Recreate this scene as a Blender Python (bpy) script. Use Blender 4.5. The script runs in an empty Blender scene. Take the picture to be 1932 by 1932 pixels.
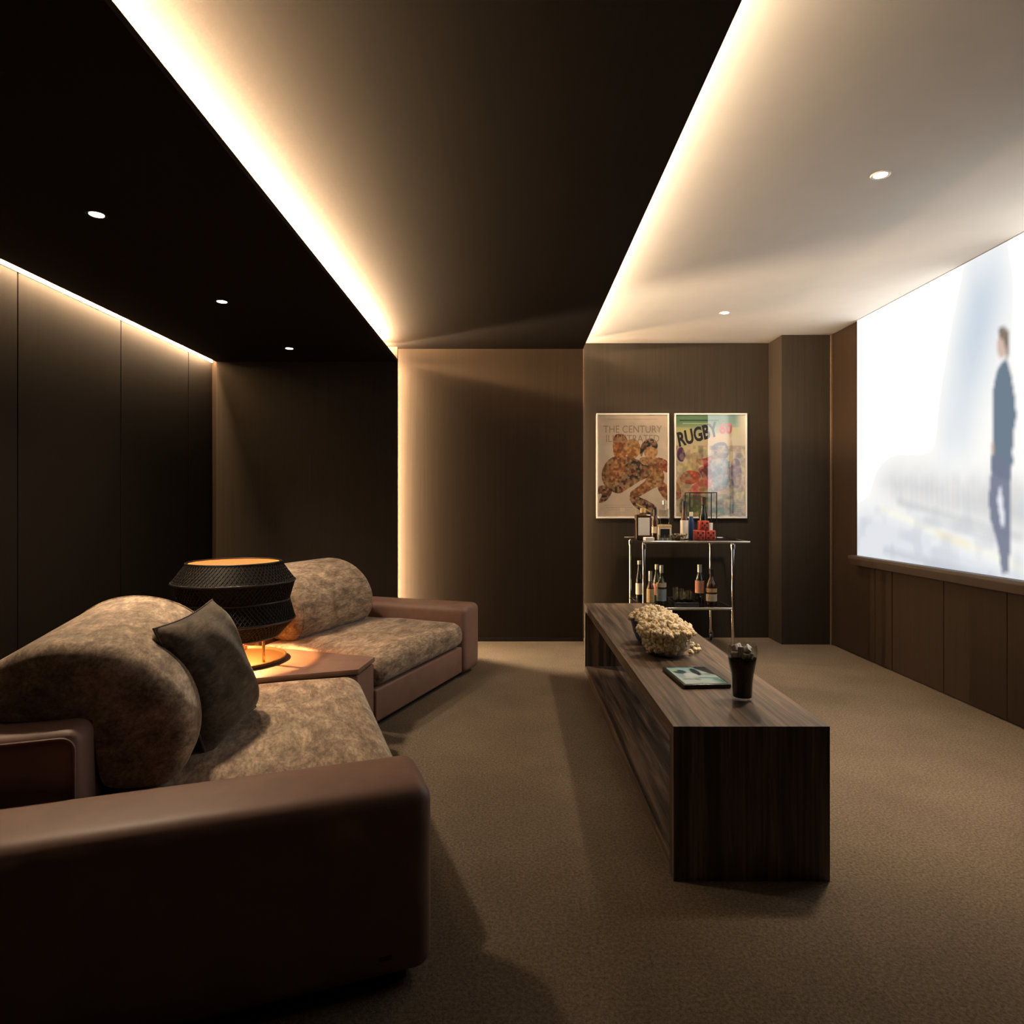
import bpy, bmesh, math, random
import numpy as np
from mathutils import Vector, Matrix

random.seed(7)
rng = np.random.default_rng(7)
scene = bpy.context.scene
C = scene.collection

# ------------------------------------------------------------------ camera
FPX, W = 1220.0, 1932.0
CAM_Z = 1.15
VPX, VPY = 967.0, 950.0
cam_d = bpy.data.cameras.new('camera')
cam_d.sensor_width = 36.0
cam_d.lens = FPX / W * 36.0
cam_d.shift_x = -(VPX - W / 2) / W
cam_d.shift_y = (VPY - W / 2) / W
cam_d.clip_start = 0.02
cam = bpy.data.objects.new('camera', cam_d)
cam.location = (0, 0, CAM_Z)
cam.rotation_euler = (math.radians(90), 0, 0)
C.objects.link(cam)
scene.camera = cam

# ------------------------------------------------------------------ world, exposure, light levels
wd = bpy.data.worlds.new('world')
scene.world = wd
wd.use_nodes = True
wd.node_tree.nodes['Background'].inputs[0].default_value = (0.0, 0.0, 0.0, 1)
wd.node_tree.nodes['Background'].inputs[1].default_value = 0.0
vs = scene.view_settings
vs.view_transform = 'Standard'
vs.look = 'None'
vs.gamma = 1.0
vs.exposure = 0.0
vs.use_curve_mapping = False
scene.cycles.max_bounces = 5
scene.cycles.diffuse_bounces = 3
scene.cycles.glossy_bounces = 3
scene.cycles.transparent_max_bounces = 16
scene.cycles.caustics_reflective = False
scene.cycles.caustics_refractive = False

LED_MID = 1950.0      # cove between dark ceiling and middle ceiling
LED_MID_V = 950.0    # its upright run beside the middle wall
LED_WHITE = 200.0     # cove under the white ceiling
LED_WHITE_V = 70.0   # its upright run beside the poster wall
LED_WALL = 520.0      # slot along the left wall
SCREEN = 2.6
SPOT_SOFA = 178.0
SPOT_WHITE = 260.0
LAMP_W = 62.0
WARM = (1.0, 0.67, 0.38)
WARM2 = (1.0, 0.74, 0.48)

# ------------------------------------------------------------------ room numbers (metres)
FLOOR_BACK = 5.545          # poster wall
MIDW = 5.396                # middle wall
LEFTP = 5.20                # dark panel on the left part of the rear wall
XL, XR = -2.44, 2.60
XE1, XE2 = -0.925, 0.588    # edges of the two coves
ZL, ZM, ZR = 2.29, 2.44, 2.525
YF = -1.6                   # wall behind the camera
ZTOP = 2.60


def at(px, py, Y):
    return Vector(((px - VPX) * Y / FPX, Y, CAM_Z - (py - VPY) * Y / FPX))

# ------------------------------------------------------------------ helpers
def lin(c):
    c = np.asarray(c, dtype=float) / 255.0
    return np.where(c <= 0.04045, c / 12.92, ((c + 0.055) / 1.055) ** 2.4)


def tag(o, label=None, cat=None, group=None, kind=None):
    if label: o['label'] = label
    if cat: o['category'] = cat
    if group: o['group'] = group
    if kind: o['kind'] = kind
    return o


def empty(name, loc=(0, 0, 0), rz=0.0):
    o = bpy.data.objects.new(name, None)
    o.location = loc
    o.rotation_euler = (0, 0, rz)
    o.empty_display_size = 0.05
    C.objects.link(o)
    return o


def link_mesh(name, me, mat=None, parent=None, smooth=False):
    o = bpy.data.objects.new(name, me)
    C.objects.link(o)
    if mat is not None and not me.materials:
        for m in (mat if isinstance(mat, (list, tuple)) else [mat]):
            me.materials.append(m)
    if smooth:
        me.polygons.foreach_set('use_smooth', [True] * len(me.polygons))
    if parent is not None:
        o.parent = parent
    return o


def obj(name, bm, mat=None, parent=None, smooth=False):
    me = bpy.data.meshes.new(name)
    bmesh.ops.recalc_face_normals(bm, faces=bm.faces)
    bm.to_mesh(me)
    bm.free()
    o = link_mesh(name, me, mat, parent, smooth)
    if smooth:
        try:
            me.set_sharp_from_angle(angle=math.radians(40))
        except Exception:
            pass
    return o


def copy_tree(o, parent=None):
    c = o.copy()
    C.objects.link(c)
    c.parent = parent
    for ch in list(o.children):
        copy_tree(ch, c)
    return c


def add_box(bm, x0, x1, y0, y1, z0, z1, bevel=0.0, seg=2):
    r = bmesh.ops.create_cube(bm, size=1.0)
    vs_ = r['verts']
    bmesh.ops.scale(bm, vec=(x1 - x0, y1 - y0, z1 - z0), verts=vs_)
    bmesh.ops.translate(bm, vec=((x0 + x1) / 2, (y0 + y1) / 2, (z0 + z1) / 2), verts=vs_)
    if bevel > 0:
        es = list({e for v in vs_ for e in v.link_edges})
        bmesh.ops.bevel(bm, geom=es, offset=bevel, segments=seg, profile=0.5, affect='EDGES')
    return bm


def box(x0, x1, y0, y1, z0, z1, bevel=0.0, seg=2):
    return add_box(bmesh.new(), x0, x1, y0, y1, z0, z1, bevel, seg)


def add_prism(bm, pts, z0, z1, bevel=0.0, seg=2):
    lo = [bm.verts.new((p[0], p[1], z0)) for p in pts]
    hi = [bm.verts.new((p[0], p[1], z1)) for p in pts]
    n = len(pts)
    bm.faces.new(lo[::-1]); bm.faces.new(hi)
    for i in range(n):
        bm.faces.new((lo[i], lo[(i + 1) % n], hi[(i + 1) % n], hi[i]))
    if bevel > 0:
        es = list({e for v in lo + hi for e in v.link_edges})
        bmesh.ops.bevel(bm, geom=es, offset=bevel, segments=seg, profile=0.5, affect='EDGES')
    return bm


def add_tube(bm, path, r, seg=10, closed=False):
    path = [Vector(p) for p in path]
    n = len(path)
    rings = []
    prev = None
    for i, p in enumerate(path):
        if closed:
            d = (path[(i + 1) % n] - path[i - 1]).normalized()
        else:
            d = (path[min(i + 1, n - 1)] - path[max(i - 1, 0)]).normalized()
        if prev is None:
            a = Vector((0, 0, 1)) if abs(d.z) < 0.9 else Vector((1, 0, 0))
            s = d.cross(a).normalized()
        else:
            s = (prev - d * prev.dot(d))
            s = s.normalized() if s.length > 1e-6 else d.orthogonal().normalized()
        prev = s
        t = d.cross(s).normalized()
        rings.append([bm.verts.new(p + (s * math.cos(2 * math.pi * k / seg) + t * math.sin(2 * math.pi * k / seg)) * r) for k in range(seg)])
    m = n if closed else n - 1
    for i in range(m):
        A, B = rings[i], rings[(i + 1) % n]
        for k in range(seg):
            bm.faces.new((A[k], A[(k + 1) % seg], B[(k + 1) % seg], B[k]))
    if not closed:
        bm.faces.new(rings[0][::-1]); bm.faces.new(rings[-1])
    return bm


def tube(path, r, seg=10, closed=False):
    return add_tube(bmesh.new(), path, r, seg, closed)


def add_lathe(bm, prof, seg=32, cx=0, cy=0, close=False):
    """prof: list of (r, z); r==0 gives a pole."""
    rings = []
    for r, z in prof:
        if r < 1e-6:
            rings.append([bm.verts.new((cx, cy, z))])
        else:
            rings.append([bm.verts.new((cx + r * math.cos(2 * math.pi * k / seg), cy + r * math.sin(2 * math.pi * k / seg), z)) for k in range(seg)])
    pairs = list(zip(rings[:-1], rings[1:]))
    if close:
        pairs.append((rings[-1], rings[0]))
    for A, B in pairs:
        for k in range(seg):
            k2 = (k + 1) % seg
            if len(A) == 1 and len(B) == 1:
                continue
            if len(A) == 1:
                bm.faces.new((A[0], B[k2], B[k]))
            elif len(B) == 1:
                bm.faces.new((A[k], A[k2], B[0]))
            else:
                bm.faces.new((A[k], A[k2], B[k2], B[k]))
    return bm


def lathe(prof, seg=32, cx=0, cy=0, close=False):
    return add_lathe(bmesh.new(), prof, seg, cx, cy, close)


def rounded_box(sx, sy, sz, r, n=5, m=10, deform=None, mirror=False):
    """closed rounded box centred at origin, half sizes sx, sy, sz; grid faces so it can be deformed."""
    def ticks(s):
        a = [-s + r * (1 - math.cos(math.pi / 2 * i / n)) for i in range(n)]
        b = [-(s - r) + 2 * (s - r) * i / m for i in range(m + 1)]
        return a + b + [-v for v in a[::-1]]
    X, Y, Z = ticks(sx), ticks(sy), ticks(sz)
    bm = bmesh.new()
    cache = {}

    def vert(i, j, k):
        key = (i, j, k)
        if key not in cache:
            p = Vector((X[i], Y[j], Z[k]))
            q = Vector((max(-(sx - r), min(sx - r, p.x)), max(-(sy - r), min(sy - r, p.y)), max(-(sz - r), min(sz - r, p.z))))
            d = p - q
            if d.length > 1e-9:
                p = q + d.normalized() * r
            if deform:
                p = Vector(deform(p))
            if mirror:
                p.x = -p.x
            cache[key] = bm.verts.new(p)
        return cache[key]
    nx, ny, nz = len(X) - 1, len(Y) - 1, len(Z) - 1
    for i in range(nx):
        for j in range(ny):
            for k in (0, nz):
                bm.faces.new([vert(i, j, k), vert(i + 1, j, k), vert(i + 1, j + 1, k), vert(i, j + 1, k)])
    for i in range(nx):
        for k in range(nz):
            for j in (0, ny):
                bm.faces.new([vert(i, j, k), vert(i + 1, j, k), vert(i + 1, j, k + 1), vert(i, j, k + 1)])
    for j in range(ny):
        for k in range(nz):
            for i in (0, nx):
                bm.faces.new([vert(i, j, k), vert(i, j + 1, k), vert(i, j + 1, k + 1), vert(i, j, k + 1)])
    return bm


def catmull(pts, per=6, closed=True):
    n = len(pts)
    out = []
    rngi = range(n) if closed else range(n - 1)
    for i in rngi:
        p0, p1, p2, p3 = (np.array(pts[(i + k) % n if closed else max(0, min(n - 1, i + k))], float) for k in (-1, 0, 1, 2))
        for j in range(per):
            t = j / per
            out.append(0.5 * ((2 * p1) + (-p0 + p2) * t + (2 * p0 - 5 * p1 + 4 * p2 - p3) * t * t + (-p0 + 3 * p1 - 3 * p2 + p3) * t ** 3))
    if not closed:
        out.append(np.array(pts[-1], float))
    return out

# ------------------------------------------------------------------ materials
def new_mat(name):
    m = bpy.data.materials.new(name)
    m.use_nodes = True
    nt = m.node_tree
    b = nt.nodes['Principled BSDF']
    return m, nt, b


def N(nt, typ, **kw):
    n = nt.nodes.new(typ)
    for k, v in kw.items():
        setattr(n, k, v)
    return n


def coords(nt, scale=(1, 1, 1), kind='Object', rot=(0, 0, 0)):
    tc = N(nt, 'ShaderNodeTexCoord')
    mp = N(nt, 'ShaderNodeMapping')
    mp.inputs['Scale'].default_value = scale
    mp.inputs['Rotation'].default_value = rot
    nt.links.new(tc.outputs[kind], mp.inputs['Vector'])
    return mp.outputs['Vector']


def noise_ramp(nt, vec, scale, detail, stops, rough=0.6, dist=0.0):
    n = N(nt, 'ShaderNodeTexNoise')
    n.inputs['Scale'].default_value = scale
    n.inputs['Detail'].default_value = detail
    n.inputs['Roughness'].default_value = rough
    n.inputs['Distortion'].default_value = dist
    nt.links.new(vec, n.inputs['Vector'])
    r = N(nt, 'ShaderNodeValToRGB')
    cr = r.color_ramp
    while len(cr.elements) < len(stops):
        cr.elements.new(0.5)
    for e, (p, c) in zip(cr.elements, stops):
        e.position = p
        e.color = (*c, 1)
    nt.links.new(n.outputs['Fac'], r.inputs['Fac'])
    return n, r


def bump(nt, b, height, strength, dist=0.01):
    bp = N(nt, 'ShaderNodeBump')
    bp.inputs['Strength'].default_value = strength
    bp.inputs['Distance'].default_value = dist
    nt.links.new(height, bp.inputs['Height'])
    nt.links.new(bp.outputs['Normal'], b.inputs['Normal'])
    return bp


def plain(name, col, rough=0.5, metal=0.0, var=0.12, scale=40.0, coat=0.0, spec=0.5):
    m, nt, b = new_mat(name)
    c = np.array(col, float)
    n, r = noise_ramp(nt, coords(nt), scale, 3, [(0.3, tuple(c * (1 - var))), (0.7, tuple(c * (1 + var)))])
    nt.links.new(r.outputs['Color'], b.inputs['Base Color'])
    b.inputs['Roughness'].default_value = rough
    b.inputs['Metallic'].default_value = metal
    b.inputs['Coat Weight'].default_value = coat
    b.inputs['Specular IOR Level'].default_value = spec
    return m


def emit(name, col, strength):
    m, nt, b = new_mat(name)
    nt.nodes.remove(b)
    e = N(nt, 'ShaderNodeEmission')
    e.inputs['Color'].default_value = (*col, 1)
    e.inputs['Strength'].default_value = strength
    nt.links.new(e.outputs[0], nt.nodes['Material Output'].inputs['Surface'])
    return m


def dark_wall(name, col, grain='z', rough=0.7):
    m, nt, b = new_mat(name)
    sc = {'z': (60, 60, 1.2), 'y': (60, 1.2, 60)}[grain]
    c = np.array(col, float)
    n, r = noise_ramp(nt, coords(nt, sc), 1.0, 4, [(0.3, tuple(c * 0.88)), (0.7, tuple(c * 1.12))])
    nt.links.new(r.outputs['Color'], b.inputs['Base Color'])
    b.inputs['Roughness'].default_value = rough
    b.inputs['Specular IOR Level'].default_value = 0.06
    bump(nt, b, n.outputs['Fac'], 0.08, 0.002)
    return m


def thin_glass(name, tint=(0.96, 0.97, 0.96), f0=0.05, rough=0.02, edge=0.6):
    m, nt, b = new_mat(name)
    nt.nodes.remove(b)
    t = N(nt, 'ShaderNodeBsdfTransparent'); t.inputs[0].default_value = (*tint, 1)
    g = N(nt, 'ShaderNodeBsdfGlossy'); g.inputs['Roughness'].default_value = rough
    lw = N(nt, 'ShaderNodeLayerWeight'); lw.inputs['Blend'].default_value = 0.5
    pw = N(nt, 'ShaderNodeMath', operation='POWER'); pw.inputs[1].default_value = 4.0
    nt.links.new(lw.outputs['Facing'], pw.inputs[0])
    ma = N(nt, 'ShaderNodeMath', operation='MULTIPLY_ADD'); ma.inputs[1].default_value = edge; ma.inputs[2].default_value = f0
    ma.use_clamp = True
    nt.links.new(pw.outputs[0], ma.inputs[0])
    mx = N(nt, 'ShaderNodeMixShader')
    nt.links.new(ma.outputs[0], mx.inputs[0])
    nt.links.new(t.outputs[0], mx.inputs[1])
    nt.links.new(g.outputs[0], mx.inputs[2])
    nt.links.new(mx.outputs[0], nt.nodes['Material Output'].inputs['Surface'])
    return m


def wood(name, axis='y'):
    m, nt, b = new_mat(name)
    v = coords(nt, (9, 0.55, 9) if axis == 'y' else (9, 9, 0.55))
    n1, r1 = noise_ramp(nt, v, 1.6, 6, [(0.36, (0.022, 0.016, 0.012)), (0.46, (0.075, 0.054, 0.038)), (0.56, (0.175, 0.125, 0.088)), (0.66, (0.060, 0.046, 0.036))], 0.6, 0.8)
    v2 = coords(nt, (60, 1.2, 60) if axis == 'y' else (60, 60, 1.2))
    n2, r2 = noise_ramp(nt, v2, 1.0, 4, [(0.38, (0.45, 0.45, 0.45)), (0.62, (1.25, 1.2, 1.15))])
    mx = N(nt, 'ShaderNodeMixRGB', blend_type='MULTIPLY'); mx.inputs[0].default_value = 1.0
    nt.links.new(r1.outputs['Color'], mx.inputs[1]); nt.links.new(r2.outputs['Color'], mx.inputs[2])
    nt.links.new(mx.outputs[0], b.inputs['Base Color'])
    b.inputs['Roughness'].default_value = 0.48
    bump(nt, b, n2.outputs['Fac'], 0.12, 0.002)
    return m


def velvet(name, lo, mid, hi, scale=9.0):
    m, nt, b = new_mat(name)
    v = coords(nt, (1.0, 2.0, 2.2))
    n1, r1 = noise_ramp(nt, v, scale, 8, [(0.36, lo), (0.50, mid), (0.64, hi)], 0.74, 0.35)
    v2 = coords(nt, (1.0, 3.2, 3.6))
    n3, r3 = noise_ramp(nt, v2, scale * 3.2, 5, [(0.36, (0.62, 0.62, 0.62)), (0.62, (1.2, 1.2, 1.2))], 0.7, 0.2)
    mx = N(nt, 'ShaderNodeMixRGB', blend_type='MULTIPLY'); mx.inputs[0].default_value = 1.0
    nt.links.new(r1.outputs['Color'], mx.inputs[1]); nt.links.new(r3.outputs['Color'], mx.inputs[2])
    nt.links.new(mx.outputs[0], b.inputs['Base Color'])
    b.inputs['Roughness'].default_value = 0.85
    b.inputs['Specular IOR Level'].default_value = 0.2
    b.inputs['Sheen Weight'].default_value = 0.25
    b.inputs['Sheen Roughness'].default_value = 0.4
    n2 = N(nt, 'ShaderNodeTexNoise'); n2.inputs['Scale'].default_value = 260; n2.inputs['Detail'].default_value = 2
    nt.links.new(v, n2.inputs['Vector'])
    bump(nt, b, n2.outputs['Fac'], 0.25, 0.003)
    return m


def carpet(name):
    m, nt, b = new_mat(name)
    v = coords(nt)
    n1, r1 = noise_ramp(nt, v, 105, 4, [(0.34, (0.085, 0.066, 0.048)), (0.66, (0.225, 0.178, 0.131))], 0.8)
    n2, r2 = noise_ramp(nt, v, 2.2, 3, [(0.3, (0.86, 0.86, 0.86)), (0.7, (1.1, 1.1, 1.1))])
    mx = N(nt, 'ShaderNodeMixRGB', blend_type='MULTIPLY'); mx.inputs[0].default_value = 1.0
    nt.links.new(r1.outputs['Color'], mx.inputs[1]); nt.links.new(r2.outputs['Color'], mx.inputs[2])
    nt.links.new(mx.outputs[0], b.inputs['Base Color'])
    b.inputs['Roughness'].default_value = 0.95
    b.inputs['Specular IOR Level'].default_value = 0.1
    bump(nt, b, n1.outputs['Fac'], 0.6, 0.006)
    return m


def attr_print(name, strength=None, coat=0.0):
    """flat print or lit picture, its colours held per point of the sheet"""
    m, nt, b = new_mat(name)
    a = N(nt, 'ShaderNodeVertexColor', layer_name='ink')
    if strength is not None:
        nt.nodes.remove(b)
        e = N(nt, 'ShaderNodeEmission'); e.inputs['Strength'].default_value = strength
        nt.links.new(a.outputs['Color'], e.inputs['Color'])
        nt.links.new(e.outputs[0], nt.nodes['Material Output'].inputs['Surface'])
    else:
        nt.links.new(a.outputs['Color'], b.inputs['Base Color'])
        b.inputs['Roughness'].default_value = 0.6
    return m


M = {}
M['wall'] = dark_wall('brown_wall_panel', (0.037, 0.0295, 0.0225))
M['wall_mid'] = dark_wall('umber_wall_panel', (0.021, 0.0147, 0.0098))
M['ceil_dark'] = dark_wall('black_brown_ceiling', (0.014, 0.011, 0.009), 'y')
M['ceil_mid'] = dark_wall('dark_brown_ceiling', (0.0056, 0.0037, 0.0024), 'y')
M['ceil_white'] = plain('white_ceiling_paint', (0.74, 0.70, 0.65), 0.9, var=0.02, scale=6)
M['wall_warm'] = dark_wall('warm_brown_wall', (0.024, 0.0155, 0.010))
M['cove'] = plain('pale_cove_paint', (0.46, 0.43, 0.39), 0.8, var=0.03)
M['cove_wall'] = plain('taupe_cove_paint', (0.17, 0.15, 0.13), 0.8, var=0.03)
M['wall_dark'] = dark_wall('black_brown_wall_panel', (0.0088, 0.0067, 0.0052))
M['trim'] = plain('bronze_trim', (0.22, 0.15, 0.10), 0.4, 0.4)
M['carpet'] = carpet('taupe_carpet')
M['wood'] = wood('smoked_oak')
M['wood_end'] = wood('smoked_oak_upright', 'z')
M['leather'] = plain('brown_leather', (0.240, 0.138, 0.104), 0.5, var=0.10, scale=14)
M['leather_dark'] = plain('dark_leather_seam', (0.055, 0.035, 0.028), 0.45, var=0.1)
M['velvet'] = velvet('taupe_velvet', (0.145, 0.103, 0.072), (0.315, 0.230, 0.158), (0.52, 0.39, 0.275))
M['velvet_dark'] = velvet('umber_velvet', (0.040, 0.031, 0.022), (0.085, 0.064, 0.044), (0.15, 0.115, 0.078), 6.0)
M['chrome'] = plain('chrome', (0.62, 0.60, 0.57), 0.12, 1.0, 0.03)
M['brass'] = plain('brass', (0.72, 0.46, 0.18), 0.22, 1.0, 0.06)
M['bronze'] = plain('bronze_dish', (0.10, 0.050, 0.018), 0.45, 0.5, 0.06)
M['black'] = plain('black_plastic', (0.012, 0.012, 0.013), 0.35)
M['black_metal'] = plain('black_metal', (0.02, 0.018, 0.016), 0.4, 0.5)
M['smoke'] = plain('smoked_shelf', (0.018, 0.015, 0.014), 0.12, spec=0.6)
M['white'] = plain('white_lacquer', (0.78, 0.75, 0.70), 0.5, var=0.03)
M['cream'] = plain('cream_label', (0.66, 0.55, 0.38), 0.6, var=0.1, scale=120)
M['paper'] = plain('white_label', (0.74, 0.70, 0.62), 0.6, var=0.06, scale=120)
M['salmon'] = plain('salmon_label', (0.52, 0.23, 0.14), 0.6, var=0.15, scale=120)
M['gold_label'] = plain('gold_label', (0.60, 0.42, 0.18), 0.5, var=0.2, scale=90)
M['grey_label'] = plain('blue_grey_label', (0.32, 0.38, 0.40), 0.6, var=0.2, scale=90)
M['red'] = plain('red_lacquer', (0.40, 0.045, 0.02), 0.45, var=0.45, scale=90)
M['red_dot'] = plain('maroon_dot', (0.035, 0.006, 0.006), 0.5)
M['blue'] = plain('navy_plastic', (0.010, 0.035, 0.115), 0.4)
M['dark_glass'] = plain('dark_bottle_glass', (0.008, 0.011, 0.008), 0.07, var=0.1, spec=0.7)
M['brown_glass'] = plain('amber_bottle_glass', (0.055, 0.022, 0.008), 0.08, var=0.15, spec=0.7)
M['green_glass'] = plain('olive_bottle_glass', (0.03, 0.04, 0.014), 0.08, var=0.15, spec=0.7)
M['foil'] = plain('silver_foil', (0.70, 0.66, 0.58), 0.3, 0.7)
M['glass'] = thin_glass('clear_glass', (0.96, 0.97, 0.96), 0.03, 0.02, 0.35)
M['tumbler'] = thin_glass('tumbler_glass', (0.86, 0.88, 0.84), 0.10, 0.03, 0.8)
M['ice'] = plain('ice', (0.58, 0.54, 0.48), 0.12, var=0.4, scale=70, spec=0.9)
M['pane'] = thin_glass('picture_glazing', (0.98, 0.98, 0.98), 0.20, 0.0, 0.2)
M['cola'] = plain('cola', (0.006, 0.003, 0.002), 0.08, spec=0.12)
def popcorn_mat():
    m, nt, b = new_mat('popcorn')
    g = N(nt, 'ShaderNodeNewGeometry')
    r = N(nt, 'ShaderNodeValToRGB')
    cr = r.color_ramp
    cr.elements.new(0.5)
    for e, (p, c) in zip(cr.elements, [(0.0, (0.90, 0.66, 0.36)), (0.35, (0.96, 0.82, 0.56)), (1.0, (0.98, 0.92, 0.76))]):
        e.position = p; e.color = (*c, 1)
    nt.links.new(g.outputs['Random Per Island'], r.inputs['Fac'])
    n, rr = noise_ramp(nt, coords(nt), 90, 3, [(0.3, (0.88, 0.82, 0.72)), (0.6, (1.0, 1.0, 1.0))])
    mx = N(nt, 'ShaderNodeMixRGB', blend_type='MULTIPLY'); mx.inputs[0].default_value = 1.0
    nt.links.new(r.outputs['Color'], mx.inputs[1]); nt.links.new(rr.outputs['Color'], mx.inputs[2])
    nt.links.new(mx.outputs[0], b.inputs['Base Color'])
    b.inputs['Roughness'].default_value = 0.8
    return m
M['popcorn'] = popcorn_mat()
M['shade_out'] = plain('black_woven_shade', (0.010, 0.008, 0.006), 0.6, var=0.3, scale=120, spec=0.2)
M['shade_in'] = plain('gold_shade_lining', (0.55, 0.30, 0.10), 0.6)
M['nuts'] = plain('nuts', (0.20, 0.09, 0.05), 0.7, var=0.4, scale=160)

# ------------------------------------------------------------------ setting
def struct(name, bm, m, label, parent=None, smooth=False):
    o = obj(name, bm, m, parent, smooth)
    if parent is None:
        o['kind'] = 'structure'
        o['label'] = label
    return o

# floor
struct('floor', box(XL - 0.1, XR + 0.1, YF - 0.1, FLOOR_BACK + 0.1, -0.05, 0.0), M['carpet'], 'taupe looped carpet covering the whole floor')

# ceilings: three stepped fields, the coves lie between them
bm = box(XL + 0.055, XE1, YF, LEFTP, ZL, ZL + 0.022)
struct('ceiling', bm, M['ceil_dark'], 'low black-brown ceiling over the sofas with three downlights')
bm = box(-1.07, XE2, YF, MIDW, ZM, ZM + 0.016)
struct('ceiling', bm, M['ceil_mid'], 'dark brown middle ceiling strip washed by cove light')
bm = box(0.3, XR, 1.3, FLOOR_BACK, ZR, ZR + 0.03)
struct('ceiling', bm, M['ceil_white'], 'white ceiling in front of the bright screen')
struct('ceiling', box(XE2, XR, YF, 1.3, ZM, ZM + 0.016), M['ceil_dark'], 'unseen dark ceiling added above the viewer to hold back light')  # unseen dark ceiling added to cut light on camera-facing sofa arm and table end
struct('trim_8', box(XE2, XR, 1.28, 1.30, ZM, ZR + 0.03), M['ceil_dark'], 'unseen dark downstand added where the white ceiling ends')  # unseen beam added with it, stopping the white ceiling short of the camera
# hidden structure closing the coves
bm = box(-1.09, -1.07, YF, MIDW, ZL + 0.022, ZM + 0.016)
struct('trim_1', bm, M['cove'], 'upright back of the cove beside the dark ceiling')
bm = box(0.46, 0.48, YF, FLOOR_BACK, ZM + 0.016, ZR)
struct('trim_2', bm, M['ceil_white'], 'upright back of the cove beside the white ceiling')
bm = box(XL - 0.05, XL + 0.10, YF, LEFTP + 0.09, ZL + 0.12, ZL + 0.14)
struct('trim_3', bm, M['ceil_dark'], 'closing board above the light slot along the panelled wall')

# rear wall: dark panel, middle wall, poster wall
bm = box(XL + 0.055, XE1, LEFTP, LEFTP + 0.022, 0.0, ZL + 0.12)
struct('wall_back', bm, M['wall'], 'dark brown rear wall panel behind the sofas')
bm = box(XL - 0.06, -1.09, LEFTP + 0.06, LEFTP + 0.09, 0.0, ZL + 0.12)
struct('wall_back', bm, M['wall_warm'], 'narrow lit rear wall strip in the corner of the panelled wall')
bm = box(-1.09, XE2, MIDW, MIDW + 0.016, 0.0, ZR)
struct('wall_back', bm, M['wall_mid'], 'brown middle rear wall lit by an upright strip at one edge')
bm = box(-1.09, -1.07, LEFTP + 0.022, MIDW, 0.0, ZM)
struct('trim_4', bm, M['cove_wall'], 'upright back of the wall cove beside the middle wall')
bm = box(0.40, XR + 0.1, FLOOR_BACK, FLOOR_BACK + 0.03, 0.0, ZTOP)
struct('wall_back', bm, M['wall'], 'grey-brown recessed rear wall carrying two framed posters')
bm = box(0.46, 0.48, MIDW + 0.016, FLOOR_BACK, 0.0, ZR)
struct('trim_5', bm, M['wall'], 'upright back of the wall cove beside the posters')
# thin metal corner profile on the middle wall edge
struct('trim_6', box(XE2, XE2 + 0.006, MIDW - 0.004, MIDW + 0.018, 0.0, ZM - 0.002), M['trim'], 'thin metal corner profile on the middle wall edge')
# dark strip standing in for the shadow gap under the middle wall
struct('gap_shade_strip', box(XE1 + 0.03, XE2 - 0.002, MIDW - 0.006, MIDW, 0.0, 0.03), M['black_metal'], 'thin dark strip in place of the shadow gap under the middle rear wall')
# column in the far corner
struct('column', box(2.196, XR, 5.274, FLOOR_BACK, 0.0, ZR), M['wall'], 'dark square column between the posters and the screen')

# left wall with upright panels
wl = empty('wall_left', (XL, 0, 0)); wl['kind'] = 'structure'; wl['label'] = 'dark panelled wall washed by a light slot from above'
link = obj('backing', box(-0.06, -0.022, YF, LEFTP + 0.06, 0, ZL + 0.12), M['black_metal'], wl)
edges = [YF, -1.01, -0.17, 0.67, 1.51, 2.35, 3.19, 4.03, 4.87, LEFTP + 0.055]
for a, b_ in zip(edges[:-1], edges[1:]):
    obj('panel', box(-0.022, 0.0, a + 0.004, b_ - 0.004, 0.012, ZL + 0.119, 0.002, 1), M['wall_dark'], wl)

obj('slot_reflector', box(0.0005, 0.004, YF, LEFTP + 0.055, ZL + 0.002, ZL + 0.119), M['cove'], wl)  # pale reflector added inside the slot to bounce its light onto the rear panel

# right wall: backing, upright panels below the screen
wr = empty('wall_right', (XR, 0, 0)); wr['kind'] = 'structure'; wr['label'] = 'brown panelled wall below and beside the bright screen'
obj('backing', box(0.016, 0.06, YF, 5.274, 0, ZTOP), M['black_metal'], wr)
SC_Y1, SC_Y0, SC_Z0 = 4.85, 2.50, 0.762
edges = [4.64, 4.43, 3.90, 3.40, 2.90, 2.40, 1.90, 1.40, 0.7, 0.0, -0.8, YF]
for b_, a in zip(edges[:-1], edges[1:]):
    g = 0.007 if b_ > 4.4 else 0.003
    top = SC_Z0 - 0.075 if a >= 2.39 else ZR - 0.001
    obj('panel', box(0.0, 0.02, a + g / 2, b_ - g / 2, 0.008, top, 0.002, 1), M['wall_warm'], wr)
bm = box(0.0, 0.02, 4.643, 5.273, 0.008, ZR - 0.001, 0.002, 1)
obj('panel', bm, M['wall_warm'], wr)
struct('trim_7', box(XR - 0.012, XR + 0.001, 5.256, 5.272, 0.0, ZR - 0.002), M['trim'], 'light bronze corner strip beside the column')
# wall behind the camera
struct('wall_front', box(XL - 0.1, XR + 0.1, YF - 0.1, YF, 0, ZTOP), M['wall'], 'dark wall behind the viewer')
struct('ceiling', box(XL - 0.1, XR + 0.1, YF - 0.1, FLOOR_BACK + 0.1, ZTOP, ZTOP + 0.05), M['black_metal'], 'structural slab above the ceiling panels')

# sill under the screen
bm = bmesh.new()
add_prism(bm, [(0, 0), (-0.075, 0), (-0.075, -0.02), (-0.055, -0.07), (0, -0.07)], SC_Y0 - 0.02, SC_Y1 + 0.02, 0.003, 1)
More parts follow.
